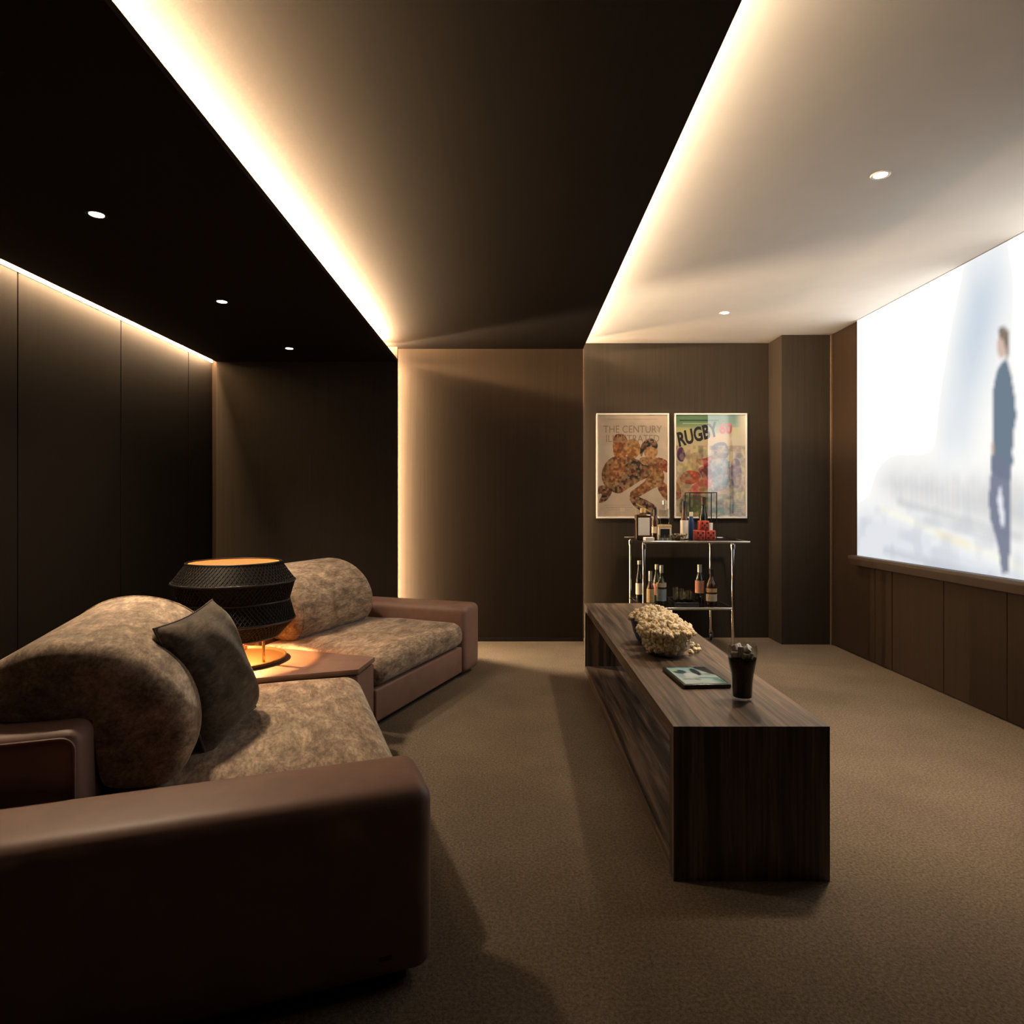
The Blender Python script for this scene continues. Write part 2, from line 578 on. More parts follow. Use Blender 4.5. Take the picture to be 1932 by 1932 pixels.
# prism is x,z profile with y as height: rotate
for v in bm.verts:
    v.co = Vector((v.co.x, v.co.z, v.co.y))
o = obj('sill', bm, M['wall_warm'])
o.location = (XR, 0, SC_Z0)
o.data.materials[0] = M['wood_sill'] = plain('bronze_brown_sill', (0.046, 0.030, 0.020), 0.5, var=0.1)
tag(o, 'long brown ledge running under the bright screen', None, None, 'structure')

# ------------------------------------------------------------------ LED strips
def led(name_label, bm, strength, col=WARM):
    o = obj('led_strip', bm, emit('led_glow', col, strength))
    tag(o, name_label, 'light strip')
    return o

def slot_strip():
    # thin strip on the ceiling panel edge, turned towards the wall and a little downwards
    bm = add_prism(bmesh.new(), [(XL + 0.052, ZL + 0.026), (XL + 0.040, ZL + 0.046), (XL + 0.0435, ZL + 0.048), (XL + 0.0555, ZL + 0.028)], 0.6, LEFTP + 0.05)
    for v in bm.verts:
        v.co = Vector((v.co.x, v.co.z, v.co.y))
    return bm

led('warm light strip in the cove over the middle ceiling', box(-1.060, -1.030, 1.1, MIDW - 0.06, 2.334, 2.338), LED_MID, WARM)
led('warm upright light strip at the edge of the middle wall', box(-1.060, -1.030, 5.296, 5.300, 0.02, 2.36), LED_MID_V, WARM2)
led('warm light strip in the cove beside the white ceiling', box(0.48, 0.484, 1.1, FLOOR_BACK - 0.06, 2.482, 2.508), LED_WHITE, WARM2)
led('warm upright light strip beside the poster wall', box(0.48, 0.484, 5.48, 5.51, 0.02, 2.44), LED_WHITE_V, WARM)
led('warm light strip in the slot above the panelled wall', slot_strip(), LED_WALL, WARM)

# ------------------------------------------------------------------ downlights
def downlight(label, x, y, z, power, col, rim, size=100, group=None):
    r = empty('downlight', (x, y, z))
    tag(r, label, 'downlight', group)
    obj('trim_ring', lathe([(0.026, -0.001), (0.036, -0.004), (0.039, -0.001), (0.039, 0.0), (0.026, 0.0)], 28, close=True), rim, r, True)
    obj('lens', lathe([(0.0, -0.002), (0.027, -0.002), (0.027, 0.0), (0.0, 0.0)], 24), emit('downlight_lens', (1.0, 0.93, 0.82), 9.0), r)
    ld = bpy.data.lights.new('downlight_beam', 'SPOT')
    ld.energy = power
    ld.color = col
    ld.spot_size = math.radians(size)
    ld.spot_blend = 1.0
    ld.shadow_soft_size = 0.09
    lo = bpy.data.objects.new('beam', ld)
    lo.location = (0, 0, -0.012)
    lo.parent = r
    C.objects.link(lo)
    return r

DC = (1.0, 0.76, 0.52)
downlight('recessed downlight in the dark ceiling, largest of the three in view', -1.64, 2.55, ZL, SPOT_SOFA * 1.35, DC, M['black_metal'], 122)
downlight('recessed downlight in the dark ceiling, middle of the three', -1.64, 3.65, ZL, SPOT_SOFA * 0.8, DC, M['black_metal'], 122)
downlight('recessed downlight in the dark ceiling closest to the rear wall', -1.64, 4.75, ZL, SPOT_SOFA * 0.35, DC, M['black_metal'], 56)
downlight('recessed downlight in the white ceiling, larger of the two', 1.54, 2.706, ZR, SPOT_WHITE * 1.12, DC, M['white'], 72)
downlight('recessed downlight in the white ceiling close to the posters', 1.53, 4.66, ZR, SPOT_WHITE * 0.6, DC, M['white'], 150)

# ------------------------------------------------------------------ painted sheets
class Sheet:
    def __init__(s, w, h, bg):
        s.w, s.h = w, h
        s.a = np.ones((h, w, 3)) * lin(bg)
        yy, xx = np.mgrid[0:h, 0:w]
        s.u = (xx + 0.5) / w
        s.v = (yy + 0.5) / h

    def noise(s, n, m, seed):
        g = np.random.default_rng(seed).random((m + 2, n + 2))
        fx = s.u * n; fy = s.v * m
        x0 = fx.astype(int); y0 = fy.astype(int)
        tx = fx - x0; ty = fy - y0
        tx = tx * tx * (3 - 2 * tx); ty = ty * ty * (3 - 2 * ty)
        return (g[y0, x0] * (1 - tx) + g[y0, x0 + 1] * tx) * (1 - ty) + (g[y0 + 1, x0] * (1 - tx) + g[y0 + 1, x0 + 1] * tx) * ty

    @staticmethod
    def blur(m, k):
        for ax in (0, 1):
            kk = max(1, int(k))
            pad = [(kk, kk) if i == ax else (0, 0) for i in range(m.ndim)]
            c = np.cumsum(np.pad(m, pad, 'edge'), axis=ax)
            c = np.insert(c, 0, 0, axis=ax)
            n = m.shape[ax]
            sl1 = [slice(None)] * m.ndim; sl2 = [slice(None)] * m.ndim
            sl1[ax] = slice(2 * kk + 1, 2 * kk + 1 + n); sl2[ax] = slice(0, n)
            m = (c[tuple(sl1)] - c[tuple(sl2)]) / (2 * kk + 1)
        return m

    def mask(s, pts):
        x, y = s.u, s.v
        ins = np.zeros(x.shape, bool)
        n = len(pts)
        for i in range(n):
            (x1, y1), (x2, y2) = pts[i], pts[(i + 1) % n]
            if y1 == y2:
                continue
            c = ((y1 > y) != (y2 > y)) & (x < (x2 - x1) * (y - y1) / (y2 - y1) + x1)
            ins ^= c
        return ins.astype(float)

    def put(s, mk, col, al=1.0, soft=0):
        if soft:
            mk = s.blur(mk, soft)
        mk = (mk * al)[..., None]
        c = lin(col)
        s.a = s.a * (1 - mk) + c * mk

    def poly(s, pts, col, al=1.0, soft=0, smooth=True):
        if smooth and len(pts) > 3:
            pts = [tuple(p) for p in catmull(pts, 5)]
        s.put(s.mask(pts), col, al, soft)

    def ell(s, cx, cy, rx, ry, col, al=1.0, soft=0, rot=0.0):
        dx, dy = s.u - cx, (s.v - cy)
        c_, s_ = math.cos(rot), math.sin(rot)
        q = ((dx * c_ + dy * s_) / rx) ** 2 + ((-dx * s_ + dy * c_) / ry) ** 2
        s.put((q < 1).astype(float), col, al, soft)

    def line(s, x1, y1, x2, y2, wd, col, al=1.0, soft=0):
        dx, dy = x2 - x1, y2 - y1
        L = math.hypot(dx, dy)
        nx, ny = -dy / L * wd / 2, dx / L * wd / 2
        s.put(s.mask([(x1 + nx, y1 + ny), (x2 + nx, y2 + ny), (x2 - nx, y2 - ny), (x1 - nx, y1 - ny)]), col, al, soft)

    def mottle(s, mk, cols, n, seed, al=1.0):
        for i, c in enumerate(cols):
            q = s.noise(n, int(n * s.h / s.w), seed + i)
            s.put(mk * np.clip((q - 0.52) * 7, 0, 1), c, al)

    def mesh(s, name, P):
        """P(u, v) -> xyz, u along the width, v down"""
        w, h = s.w, s.h
        us = np.linspace(0, 1, w); vs2 = np.linspace(0, 1, h)
        p00, p10, p01 = np.array(P(0, 0)), np.array(P(1, 0)), np.array(P(0, 1))
        co = p00 + us[None, :, None] * (p10 - p00) + vs2[:, None, None] * (p01 - p00)
        me = bpy.data.meshes.new(name)
        idx = np.arange(w * h).reshape(h, w)
        q = np.stack([idx[:-1, :-1], idx[1:, :-1], idx[1:, 1:], idx[:-1, 1:]], -1).reshape(-1, 4)
        me.vertices.add(w * h)
        me.vertices.foreach_set('co', co.reshape(-1).astype(np.float32))
        me.loops.add(q.size)
        me.loops.foreach_set('vertex_index', q.reshape(-1).astype(np.int32))
        me.polygons.add(len(q))
        me.polygons.foreach_set('loop_start', (np.arange(len(q)) * 4).astype(np.int32))
        me.polygons.foreach_set('loop_total', np.full(len(q), 4, np.int32))
        at_ = me.color_attributes.new('ink', 'FLOAT_COLOR', 'POINT')
        rgba = np.concatenate([np.clip(s.a, 0, 8), np.ones((h, w, 1))], -1).reshape(-1).astype(np.float32)
        at_.data.foreach_set('color', rgba)
        me.update(calc_edges=True)
        return me


def letters(name, text, size, mat, parent, loc, rot=(math.radians(90), 0, 0), sx=1.0, shear=0.0, off=0.0):
    cu = bpy.data.curves.new('lettering', 'FONT')
    cu.body = text
    cu.size = size
    cu.align_x = 'CENTER'
    cu.shear = shear
    cu.offset = off
    cu.resolution_u = 3
    tmp = bpy.data.objects.new('lettering_tmp', cu)
    C.objects.link(tmp)
    bpy.context.view_layer.update()
    me = bpy.data.meshes.new_from_object(tmp.evaluated_get(bpy.context.evaluated_depsgraph_get()))
    bpy.data.objects.remove(tmp)
    me.name = name
    o = link_mesh(name, me, mat, parent)
    o.location = loc
    o.rotation_euler = rot
    o.scale = (sx, 1, 1)
    return o

# ---- projection screen
XS = XR - 0.015
def scr(px, py):
    Y = XS * FPX / (px - VPX)
    z = CAM_Z - (py - VPY) * Y / FPX
    return ((SC_Y1 - Y) / (SC_Y1 - SC_Y0), (ZR - 0.004 - z) / (ZR - 0.004 - SC_Z0))
def zs(x, y):                       # from the study crop of the screen
    return scr(1540 + x / 2.76, 420 + y / 2.76)

S = Sheet(230, 172, (255, 254, 250))
S.a *= 1.0
blue_streak = [zs(870, 150), zs(905, 160), zs(950, 400), zs(930, 560), zs(880, 800), zs(800, 1000), zs(760, 1220), zs(680, 1220), zs(700, 900), zs(760, 620), zs(800, 430)]
S.poly(blue_streak, (200, 212, 226), 0.8, 14)
S.poly([zs(860, 200), zs(940, 380), zs(880, 560), zs(780, 780), zs(760, 620)], (186, 204, 222), 0.6, 12)
hz = [zs(300, 1360), zs(420, 1240), zs(470, 1290), zs(560, 1260), zs(640, 1300), zs(720, 1380), zs(820, 1340), zs(900, 1330), zs(1080, 1420), (1.0, 0.80), (1.0, 0.93), zs(1080, 1640), zs(820, 1560), zs(560, 1480), zs(320, 1420)]
S.poly(hz, (200, 201, 208), 0.55, 11, False)
for k in range(26):
    x = 400 + k * 27
    y0 = 1300 + (k * 53 % 70)
    c = [(150, 142, 136), (128, 136, 148), (168, 160, 140)][k % 3]
    a, b_ = zs(x, y0), zs(x + 4, 1450 + k * 5)
    S.line(a[0], a[1], b_[0], b_[1], 0.012, c, 0.22, 3)
road = [zs(222, 1470), zs(560, 1560), zs(820, 1660), zs(1080, 1760), (1.0, 0.98), (1.0, 1.0), (0.0, 1.0), (0.0, 0.86)]
S.poly(road, (208, 213, 224), 0.6, 9, False)
for (x1, y1, x2, y2, wd, c, al) in [(420, 1450, 1080, 1640, 0.02, (150, 152, 160), 0.4), (330, 1480, 1080, 1800, 0.022, (255, 252, 235), 0.9), (560, 1540, 940, 1640, 0.016, (140, 146, 158), 0.35), (600, 1660, 1000, 1790, 0.02, (250, 250, 250), 0.6), (620, 1610, 800, 1680, 0.016, (244, 232, 196), 0.8), (350, 1700, 900, 1850, 0.03, (170, 176, 190), 0.4)]:
    a, b_ = zs(x1, y1), zs(x2, y2)
    S.line(a[0], a[1], b_[0], b_[1], wd, c, al, 2)
nz = S.noise(26, 20, 3)
S.put(np.clip((S.v - 0.62) * 4, 0, 1) * np.clip((nz - 0.5) * 3, 0, 1), (190, 194, 204), 0.35)
# the walking figure
coat = [zs(x, y) for x, y in [(985, 716), (1004, 752), (1024, 850), (1034, 930), (1040, 1010), (1028, 1080), (1022, 1180), (1022, 1262), (1008, 1268), (1005, 1340), (918, 1300), (916, 1200), (918, 1080), (918, 900), (934, 800), (958, 742)]]
S.poly(coat, (104, 122, 138), 0.97, 1)
legs = [zs(x, y) for x, y in [(916, 1200), (910, 1300), (897, 1430), (906, 1540), (938, 1650), (958, 1750), (962, 1822), (1002, 1822), (1008, 1700), (1012, 1560), (1012, 1262)]]
S.poly(legs, (120, 126, 146), 0.95, 1, False)
S.poly([zs(x, y) for x, y in [(958, 1370), (944, 1430), (950, 1500), (966, 1580), (978, 1550), (970, 1440)]], (232, 234, 244), 1.0, 1)
S.ell(*zs(968, 640), 0.016, 0.040, (206, 170, 150), 0.8, 1)
S.poly([zs(x, y) for x, y in [(950, 560), (975, 540), (1000, 570), (1004, 640), (998, 700), (984, 716), (984, 660), (972, 610), (955, 600)]], (120, 104, 92), 0.9, 1)
S.ell(*zs(920, 1175), 0.006, 0.02, (196, 160, 146), 0.8, 1)
k_ = np.clip((S.a.min(-1, keepdims=True) - 0.86) / 0.12, 0, 1); k_ = k_ * k_ * (3 - 2 * k_)
k_ = np.clip(S.blur(S.blur(k_, 9), 9) * 2.0 - 1.0, 0, 1)
S.a = S.a * (1.0 / SCREEN + (1 - 1.0 / SCREEN) * k_)
me = S.mesh('picture', lambda u, v: (0.0, -u * (SC_Y1 - SC_Y0), -v * (ZR - 0.004 - SC_Z0)))
sr = empty('projection_screen', (XS, SC_Y1, ZR - 0.004))
tag(sr, 'large bright wall screen showing a person walking on a misty road', 'screen')
link_mesh('picture', me, attr_print('screen_picture', SCREEN), sr)
obj('backing', box(0.001, 0.030, -(SC_Y1 - SC_Y0), 0.0, -(ZR - 0.004 - SC_Z0), 0.0), M['black'], sr)

# ---- posters
PY = FLOOR_BACK - 0.012
def poster(px0, px1, py0, py1, sheet, label):
    a = at(px0, py0, PY); b_ = at(px1, py1, PY)
    w, h = b_.x - a.x, a.z - b_.z
    r = empty('framed_poster', ((a.x + b_.x) / 2, FLOOR_BACK, b_.z))
    tag(r, label, 'poster')
    fw = 0.013
    # four frame rails
    for x0, x1, z0, z1 in ((-w / 2, w / 2, 0, fw), (-w / 2, w / 2, h - fw, h), (-w / 2, -w / 2 + fw, fw, h - fw), (w / 2 - fw, w / 2, fw, h - fw)):
        obj('frame_rail', box(x0, x1, -0.026, -0.001, z0, z1, 0.002, 1), M['white'], r)
    me = sheet.mesh('print', lambda u, v: (-w / 2 + fw + u * (w - 2 * fw), -0.012, h - fw - v * (h - 2 * fw)))
    p = link_mesh('print', me, attr_print('poster_ink'), r)
    bm = bmesh.new()
    vs_ = [bm.verts.new(q) for q in ((-w / 2 + fw, -0.017, fw), (w / 2 - fw, -0.017, fw), (w / 2 - fw, -0.017, h - fw), (-w / 2 + fw, -0.017, h - fw))]
    bm.faces.new(vs_)
    obj('glazing', bm, M['pane'], r)
    return r, w, h

# first poster: two grappling players in ochre, red and black on cream
S = Sheet(170, 246, (226, 205, 178))
S.put(S.noise(6, 9, 1), (206, 186, 168), 0.6)
S.put(np.clip((S.noise(14, 22, 2) - 0.5) * 3, 0, 1), (236, 214, 186), 0.5)
S.line(0.14, 0.045, 0.86, 0.045, 0.010, (178, 150, 122), 0.45)
for k in range(3):
    S.line(0.10 + 0.02 * k, 0.885 + 0.022 * k, 0.55 - 0.05 * k, 0.885 + 0.022 * k, 0.006, (170, 140, 110), 0.5)
S.poly([(0.78, 0.45), (0.88, 0.42), (1.0, 0.46), (1.0, 0.56), (0.92, 0.54), (0.82, 0.50)], (150, 48, 24))
S.poly([(0.70, 0.47), (0.85, 0.48), (0.95, 0.58), (0.92, 0.68), (0.80, 0.72), (0.60, 0.80), (0.48, 0.84), (0.47, 0.76), (0.58, 0.70), (0.70, 0.62)], (158, 106, 50))
S.poly([(0.88, 0.64), (1.0, 0.70), (1.0, 0.83), (0.94, 0.81), (0.86, 0.72)], (140, 74, 34))
S.poly([(0.16, 0.44), (0.30, 0.40), (0.50, 0.42), (0.66, 0.47), (0.76, 0.52), (0.74, 0.60), (0.60, 0.65), (0.44, 0.72), (0.30, 0.77), (0.14, 0.72), (0.06, 0.62), (0.08, 0.52)], (128, 78, 34))
S.poly([(0.36, 0.44), (0.58, 0.46), (0.74, 0.51), (0.74, 0.60), (0.58, 0.64), (0.40, 0.73), (0.24, 0.76), (0.14, 0.69), (0.30, 0.66), (0.40, 0.58)], (34, 34, 24))
S.poly([(0.18, 0.50), (0.30, 0.45), (0.37, 0.52), (0.34, 0.60), (0.24, 0.62), (0.16, 0.58)], (176, 112, 60))
S.poly([(0.02, 0.70), (0.14, 0.70), (0.20, 0.76), (0.12, 0.84), (0.02, 0.86), (0.06, 0.78), (0.0, 0.77)], (64, 22, 26))
S.poly([(0.22, 0.30), (0.24, 0.22), (0.34, 0.20), (0.42, 0.25), (0.42, 0.38), (0.34, 0.44), (0.24, 0.40)], (184, 104, 44))
S.poly([(0.22, 0.27), (0.25, 0.20), (0.36, 0.19), (0.43, 0.25), (0.42, 0.33), (0.36, 0.26), (0.28, 0.26)], (120, 32, 22))
S.poly([(0.42, 0.26), (0.54, 0.24), (0.61, 0.31), (0.58, 0.40), (0.46, 0.43), (0.41, 0.36)], (196, 136, 60))
S.ell(0.76, 0.36, 0.10, 0.07, (206, 150, 92))
S.poly([(0.60, 0.37), (0.64, 0.28), (0.74, 0.23), (0.84, 0.26), (0.85, 0.33), (0.74, 0.31), (0.66, 0.36), (0.63, 0.41)], (26, 22, 24))
S.poly([(0.60, 0.43), (0.72, 0.41), (0.88, 0.43), (0.84, 0.48), (0.66, 0.49)], (190, 140, 88))
S.poly([(0.46, 0.82), (0.56, 0.80), (0.74, 0.85), (0.84, 0.91), (0.80, 0.99), (0.66, 0.96), (0.52, 0.89)], (48, 34, 46))
S.line(0.55, 0.87, 0.76, 0.95, 0.014, (214, 186, 120))
fig = (np.abs(S.a - lin((226, 205, 178))).sum(-1) > 0.6).astype(float)
S.mottle(fig, [(220, 160, 96), (44, 24, 18), (150, 52, 26)], 22, 11, 0.38)
S.mottle(fig, [(236, 196, 140), (30, 22, 20)], 34, 31, 0.35)
p1, pw, ph = poster(1125, 1262, 780, 978, S, 'white-framed poster of two grappling players on cream, lettered THE CENTURY ILLUSTRATED')
TAN = plain('tan_ink', (0.40, 0.27, 0.17), 0.6)
letters('lettering', 'THE CENTURY', 0.088, TAN, p1, (0.0, -0.0135, ph - 0.165), sx=0.86)
letters('lettering', 'ILLUSTRATED', 0.088, TAN, p1, (0.0, -0.0128, ph - 0.245), sx=0.86)

# second poster: bright rugby scene
S = Sheet(170, 246, (214, 200, 160))
S.put(np.clip((0.24 - S.v) * 6, 0, 1) * np.clip((0.95 - S.u) * 10, 0, 1), (84, 130, 92), 0.95, 3)
S.line(0.06, 0.055, 0.62, 0.055, 0.016, (20, 54, 34), 0.9)
S.line(0.10, 0.085, 0.50, 0.085, 0.008, (196, 206, 140), 0.7)
S.put(np.clip((S.noise(8, 12, 4) - 0.5) * 3, 0, 1) * (S.v > 0.12), (220, 204, 110), 0.55)
S.ell(0.62, 0.27, 0.2, 0.09, (222, 190, 140), 0.8, 4)
S.poly([(0.03, 0.34), (0.10, 0.32), (0.14, 0.40), (0.10, 0.46), (0.03, 0.43)], (70, 30, 92))
S.poly([(0.30, 0.44), (0.44, 0.42), (0.62, 0.37), (0.70, 0.41), (0.52, 0.50), (0.36, 0.49)], (178, 62, 62))
S.poly([(0.06, 0.62), (0.16, 0.55), (0.32, 0.56), (0.36, 0.62), (0.24, 0.68), (0.10, 0.66)], (206, 92, 48))
S.poly([(0.34, 0.52), (0.56, 0.48), (0.62, 0.56), (0.56, 0.66), (0.42, 0.66), (0.36, 0.58)], (120, 24, 40))
S.poly([(0.20, 0.74), (0.34, 0.64), (0.52, 0.58), (0.60, 0.62), (0.50, 0.70), (0.34, 0.78)], (214, 110, 92))
S.poly([(0.0, 0.66), (0.06, 0.70), (0.08, 0.80), (0.0, 0.82)], (150, 40, 24))
S.poly([(0.54, 0.30), (0.70, 0.27), (0.76, 0.36), (0.70, 0.44), (0.58, 0.42)], (118, 112, 120))
S.poly([(0.52, 0.44), (0.74, 0.44), (0.78, 0.58), (0.72, 0.72), (0.56, 0.74), (0.52, 0.60)], (126, 150, 156))
S.poly([(0.80, 0.46), (0.90, 0.44), (0.95, 0.60), (0.88, 0.72), (0.80, 0.66)], (150, 110, 120))
S.poly([(0.10, 0.80), (0.30, 0.78), (0.55, 0.84), (0.70, 0.90), (0.62, 1.0), (0.1, 1.0)], (60, 88, 46), 0.85, 2)
S.poly([(0.55, 0.86), (0.80, 0.80), (0.85, 0.95), (0.60, 0.98)], (88, 130, 100), 0.8, 3)
S.mottle((S.v > 0.3).astype(float), [(234, 214, 120), (150, 40, 36), (60, 40, 90), (44, 72, 40)], 11, 51, 0.36)
S.mottle((S.v > 0.3).astype(float), [(238, 190, 150), (40, 30, 40)], 26, 71, 0.26)
S.line(0.78, 0.86, 0.98, 0.86, 0.004, (90, 90, 80), 0.8)
S.line(0.78, 0.86, 0.78, 0.96, 0.004, (90, 90, 80), 0.8)
for k in range(4):
    S.line(0.80, 0.885 + 0.02 * k, 0.95 - 0.02 * (k % 2), 0.885 + 0.02 * k, 0.005, (90, 90, 80), 0.6)
p2, pw, ph = poster(1272, 1409, 780, 978, S, 'white-framed colourful poster of a rugby match, lettered RUGBY in black')
INK = plain('black_ink', (0.006, 0.006, 0.010), 0.6)
PINK = plain('red_ink', (0.62, 0.10, 0.10), 0.6)
letters('lettering', 'RUGBY', 0.165, INK, p2, (-0.105, -0.0135, ph - 0.235), (math.radians(90), -math.radians(16), 0), 0.66, 0.15, 0.006)
letters('lettering', '60', 0.125, PINK, p2, (0.130, -0.013, ph - 0.17), (math.radians(90), 0, 0), 0.9, 0, 0.004)

# ------------------------------------------------------------------ sofas
def sofa(origin, rz, s, length, label, arm_w=0.25):
    """s=+1: x runs from the outer arm inwards; s=-1 mirrored. y runs towards the back."""
    r = empty('sofa', (origin[0], origin[1], 0), rz)
    tag(r, label, 'sofa', 'matching low sofas')
    mir = s < 0
    def RB(name, x0, x1, y0, y1, z0, z1, rad, mat, parent=r, n=4, m=6, deform=None):
        hx, hy, hz_ = (x1 - x0) / 2, (y1 - y0) / 2, (z1 - z0) / 2
        c = Vector(((x0 + x1) / 2, (y0 + y1) / 2, (z0 + z1) / 2))
        f = (lambda p: (deform(p, hx, hy, hz_) if deform else p) + c)
        return obj(name, rounded_box(hx, hy, hz_, rad, n, m, f, mir), mat, parent, True)
    # plinth, base, arm, back
    RB('plinth', 0.03, length - 0.03, 0.06, 1.06, 0.0, 0.035, 0.005, M['black'], n=1, m=1)
    RB('base', arm_w + 0.002, length, 0.018, 1.09, 0.035, 0.205, 0.012, M['leather'], n=3, m=2)
    arm = RB('arm', 0.0, arm_w, 0.0, 1.10, 0.022, 0.466, 0.042, M['leather'], n=5, m=8,
             deform=lambda p, a, b, c: Vector((p.x * (1 + 0.02 * (1 - (p.z / c) ** 2)), p.y, p.z + (0.006 * (1 - (p.x / a) ** 2) if p.z > c * 0.5 else 0))))
    back = RB('back_frame', arm_w + 0.045, length - 0.02, 0.80, 1.08, 0.207, 0.60, 0.035, M['leather'], n=4, m=4)
    # welted seam on the end face of the back frame and on the arm
    def seam(parent, pts, rad=0.004):
        pts = [(p[0] * s, p[1], p[2]) for p in pts]
        obj('piping', tube(pts, rad, 6, True), M['leather'], parent, True)
    xe = arm_w + 0.046
    loop = []
    y0, y1, z0, z1, cr = 0.815, 1.065, 0.23, 0.585, 0.03
    for (cy, cz, a0) in ((y0 + cr, z1 - cr, 180), (y1 - cr, z1 - cr, 90), (y1 - cr, z0 + cr, 0), (y0 + cr, z0 + cr, -90)):
        for k in range(6):
            a = math.radians(a0 - 90 * k / 5)
            loop.append((xe, cy + cr * math.cos(a), cz + cr * math.sin(a)))
    seam(back, loop)
    # seat cushion
    def puff(p, a, b, c):
        k = (1 - (p.x / a) ** 4) * (1 - (p.y / b) ** 4)
        q = p.copy()
        w = 0.004 * math.sin(p.x * 23 + p.y * 11) + 0.004 * math.sin(p.x * 9 - p.y * 17)
        if p.z > 0:
            q.z += 0.020 * k + w * k
        fy = max(0.0, -p.y / b)
        q.y -= 0.018 * fy ** 6 * (1 - (p.z / c) ** 2)
        return q
    RB('seat_cushion', arm_w + 0.004, length - 0.004, 0.012, 0.798, 0.206, 0.368, 0.06, M['velvet'], n=5, m=24, deform=puff)
    # back bolster
    prof = [(0.640, 0.383), (0.585, 0.440), (0.570, 0.520), (0.588, 0.600), (0.640, 0.680), (0.730, 0.748), (0.850, 0.783), (0.965, 0.775), (1.060, 0.720), (1.085, 0.650), (1.05, 0.606), (0.93, 0.604), (0.805, 0.600), (0.796, 0.54), (0.792, 0.42), (0.760, 0.386)]
    P = [Vector((0, p[0], p[1])) for p in catmull(prof, 4)]
    cen = sum(P, Vector()) / len(P)
    u0, u1, rr = 0.42, length - 0.10, 0.055
    secs = []
    for k in range(7):
        th = math.pi / 2 * k / 6
        secs.append((u0 + rr * (1 - math.sin(th)) if False else u0 + rr * (1 - math.cos(th)), rr * (1 - math.sin(th))))
    for k in range(1, 14):
        secs.append((u0 + rr + (u1 - u0 - 2 * rr) * k / 14, 0.0))
    for k in range(7):
        th = math.pi / 2 * (1 - k / 6)
        secs.append((u1 - rr * (1 - math.cos(th)), rr * (1 - math.sin(th))))
    bm = bmesh.new()
    rings = []
    for (u, ins) in secs:
        ring = []
        for p in P:
            d = p - cen
            f = max(0.0, 1 - ins / max(d.length, 1e-4))
            q = cen + d * f
            wob = 0.004 * math.sin(u * 14 + q.z * 20) if ins == 0 and q.z > 0.45 and q.y < 0.75 else 0
            ring.append(bm.verts.new((u * s, q.y + wob, q.z)))
        rings.append(ring)
    n = len(P)
    for A, B in zip(rings[:-1], rings[1:]):
        for k in range(n):
            bm.faces.new((A[k], A[(k + 1) % n], B[(k + 1) % n], B[k]))
    for ring, u in ((rings[0], u0 - 0.012), (rings[-1], u1 + 0.012)):
        cv = bm.verts.new((u * s, cen.y, cen.z))
        mids = [bm.verts.new(((u - (u - ring[k].co.x * s) * 0.25) * s, cen.y + (ring[k].co.y - cen.y) * 0.5, cen.z + (ring[k].co.z - cen.z) * 0.5)) for k in range(n)]
        for k in range(n):
            bm.faces.new((ring[k], ring[(k + 1) % n], mids[(k + 1) % n], mids[k]))
            bm.faces.new((mids[k], mids[(k + 1) % n], cv))
    bol = obj('bolster', bm, M['velvet'], r, True)
    for u in (u1 - rr * 0.95,):
        pts = [(u * s, cen.y + (p.y - cen.y) * 1.004, cen.z + (p.z - cen.z) * 1.004) for p in P]
        obj('piping', tube(pts, 0.0035, 6, True), M['velvet'], bol, True)
    return r

RZA, RZB = math.radians(110), math.radians(70)
OA = (-0.19, 1.56)
OB = (-0.2285, 4.497)
sa = sofa(OA, RZA, 1, 1.515, 'brown leather and taupe velvet sofa with its broad arm in the foreground')
sb = sofa(OB, RZB, -1, 1.305, 'brown leather and taupe velvet sofa standing near the rear wall')
# little metal tag low on the near arm
tg = obj('maker_tag', box(-0.0025, 0.0, 0.10, 0.13, 0.075, 0.087, 0.001, 1), M['leather_dark'], sa)

# throw pillow
def throw_pillow():
    n = 26
    h = 0.215
    bm = bmesh.new()
    top, bot = {}, {}
    for i in range(n + 1):
        for j in range(n + 1):
            a, b_ = -1 + 2 * i / n, -1 + 2 * j / n
            k = max(0.0, (1 - a ** 4)) ** 0.6 * max(0.0, (1 - b_ ** 4)) ** 0.6
            pin = 1 - 0.07 * ((1 - a * a) * (b_ * b_) ** 2 + (1 - b_ * b_) * (a * a) ** 2)
            x, y = a * h * pin, b_ * h * pin
            t = 0.085 * k + 0.004 * math.sin(a * 7 + b_ * 4) * k
            top[i, j] = bm.verts.new((x, y, t + 0.002))
            edge = i in (0, n) or j in (0, n)
            bot[i, j] = top[i, j] if edge else bm.verts.new((x, y, -t - 0.002))
    for i in range(n):
        for j in range(n):
            bm.faces.new((top[i, j], top[i + 1, j], top[i + 1, j + 1], top[i, j + 1]))
            bm.faces.new((bot[i, j], bot[i, j + 1], bot[i + 1, j + 1], bot[i + 1, j]))
    return bm
r = empty('throw_pillow', (0, 0, 0))
body = obj('cover', throw_pillow(), M['velvet_dark'], r, True)
pts = []
for a, b_ in [(-1, -1), (1, -1), (1, 1), (-1, 1)]:
    pass
seam_pts = []
for side in range(4):
    for k in range(12):
        t = -1 + 2 * k / 12
        a, b_ = [(t, -1), (1, t), (-t, 1), (-1, -t)][side]
        pin = 1 - 0.07 * ((1 - a * a) * (b_ * b_) ** 2 + (1 - b_ * b_) * (a * a) ** 2)
        seam_pts.append((a * 0.215 * pin, b_ * 0.215 * pin, 0.002))
obj('piping', tube(seam_pts, 0.0035, 6, True), M['velvet_dark'], body, True)
yaw, tilt, roll = -0.033, 0.352, 0.06
hh = Vector((math.sin(yaw), math.cos(yaw), 0)); n0 = Vector((math.cos(yaw), -math.sin(yaw), 0)); zz = Vector((0, 0, 1))
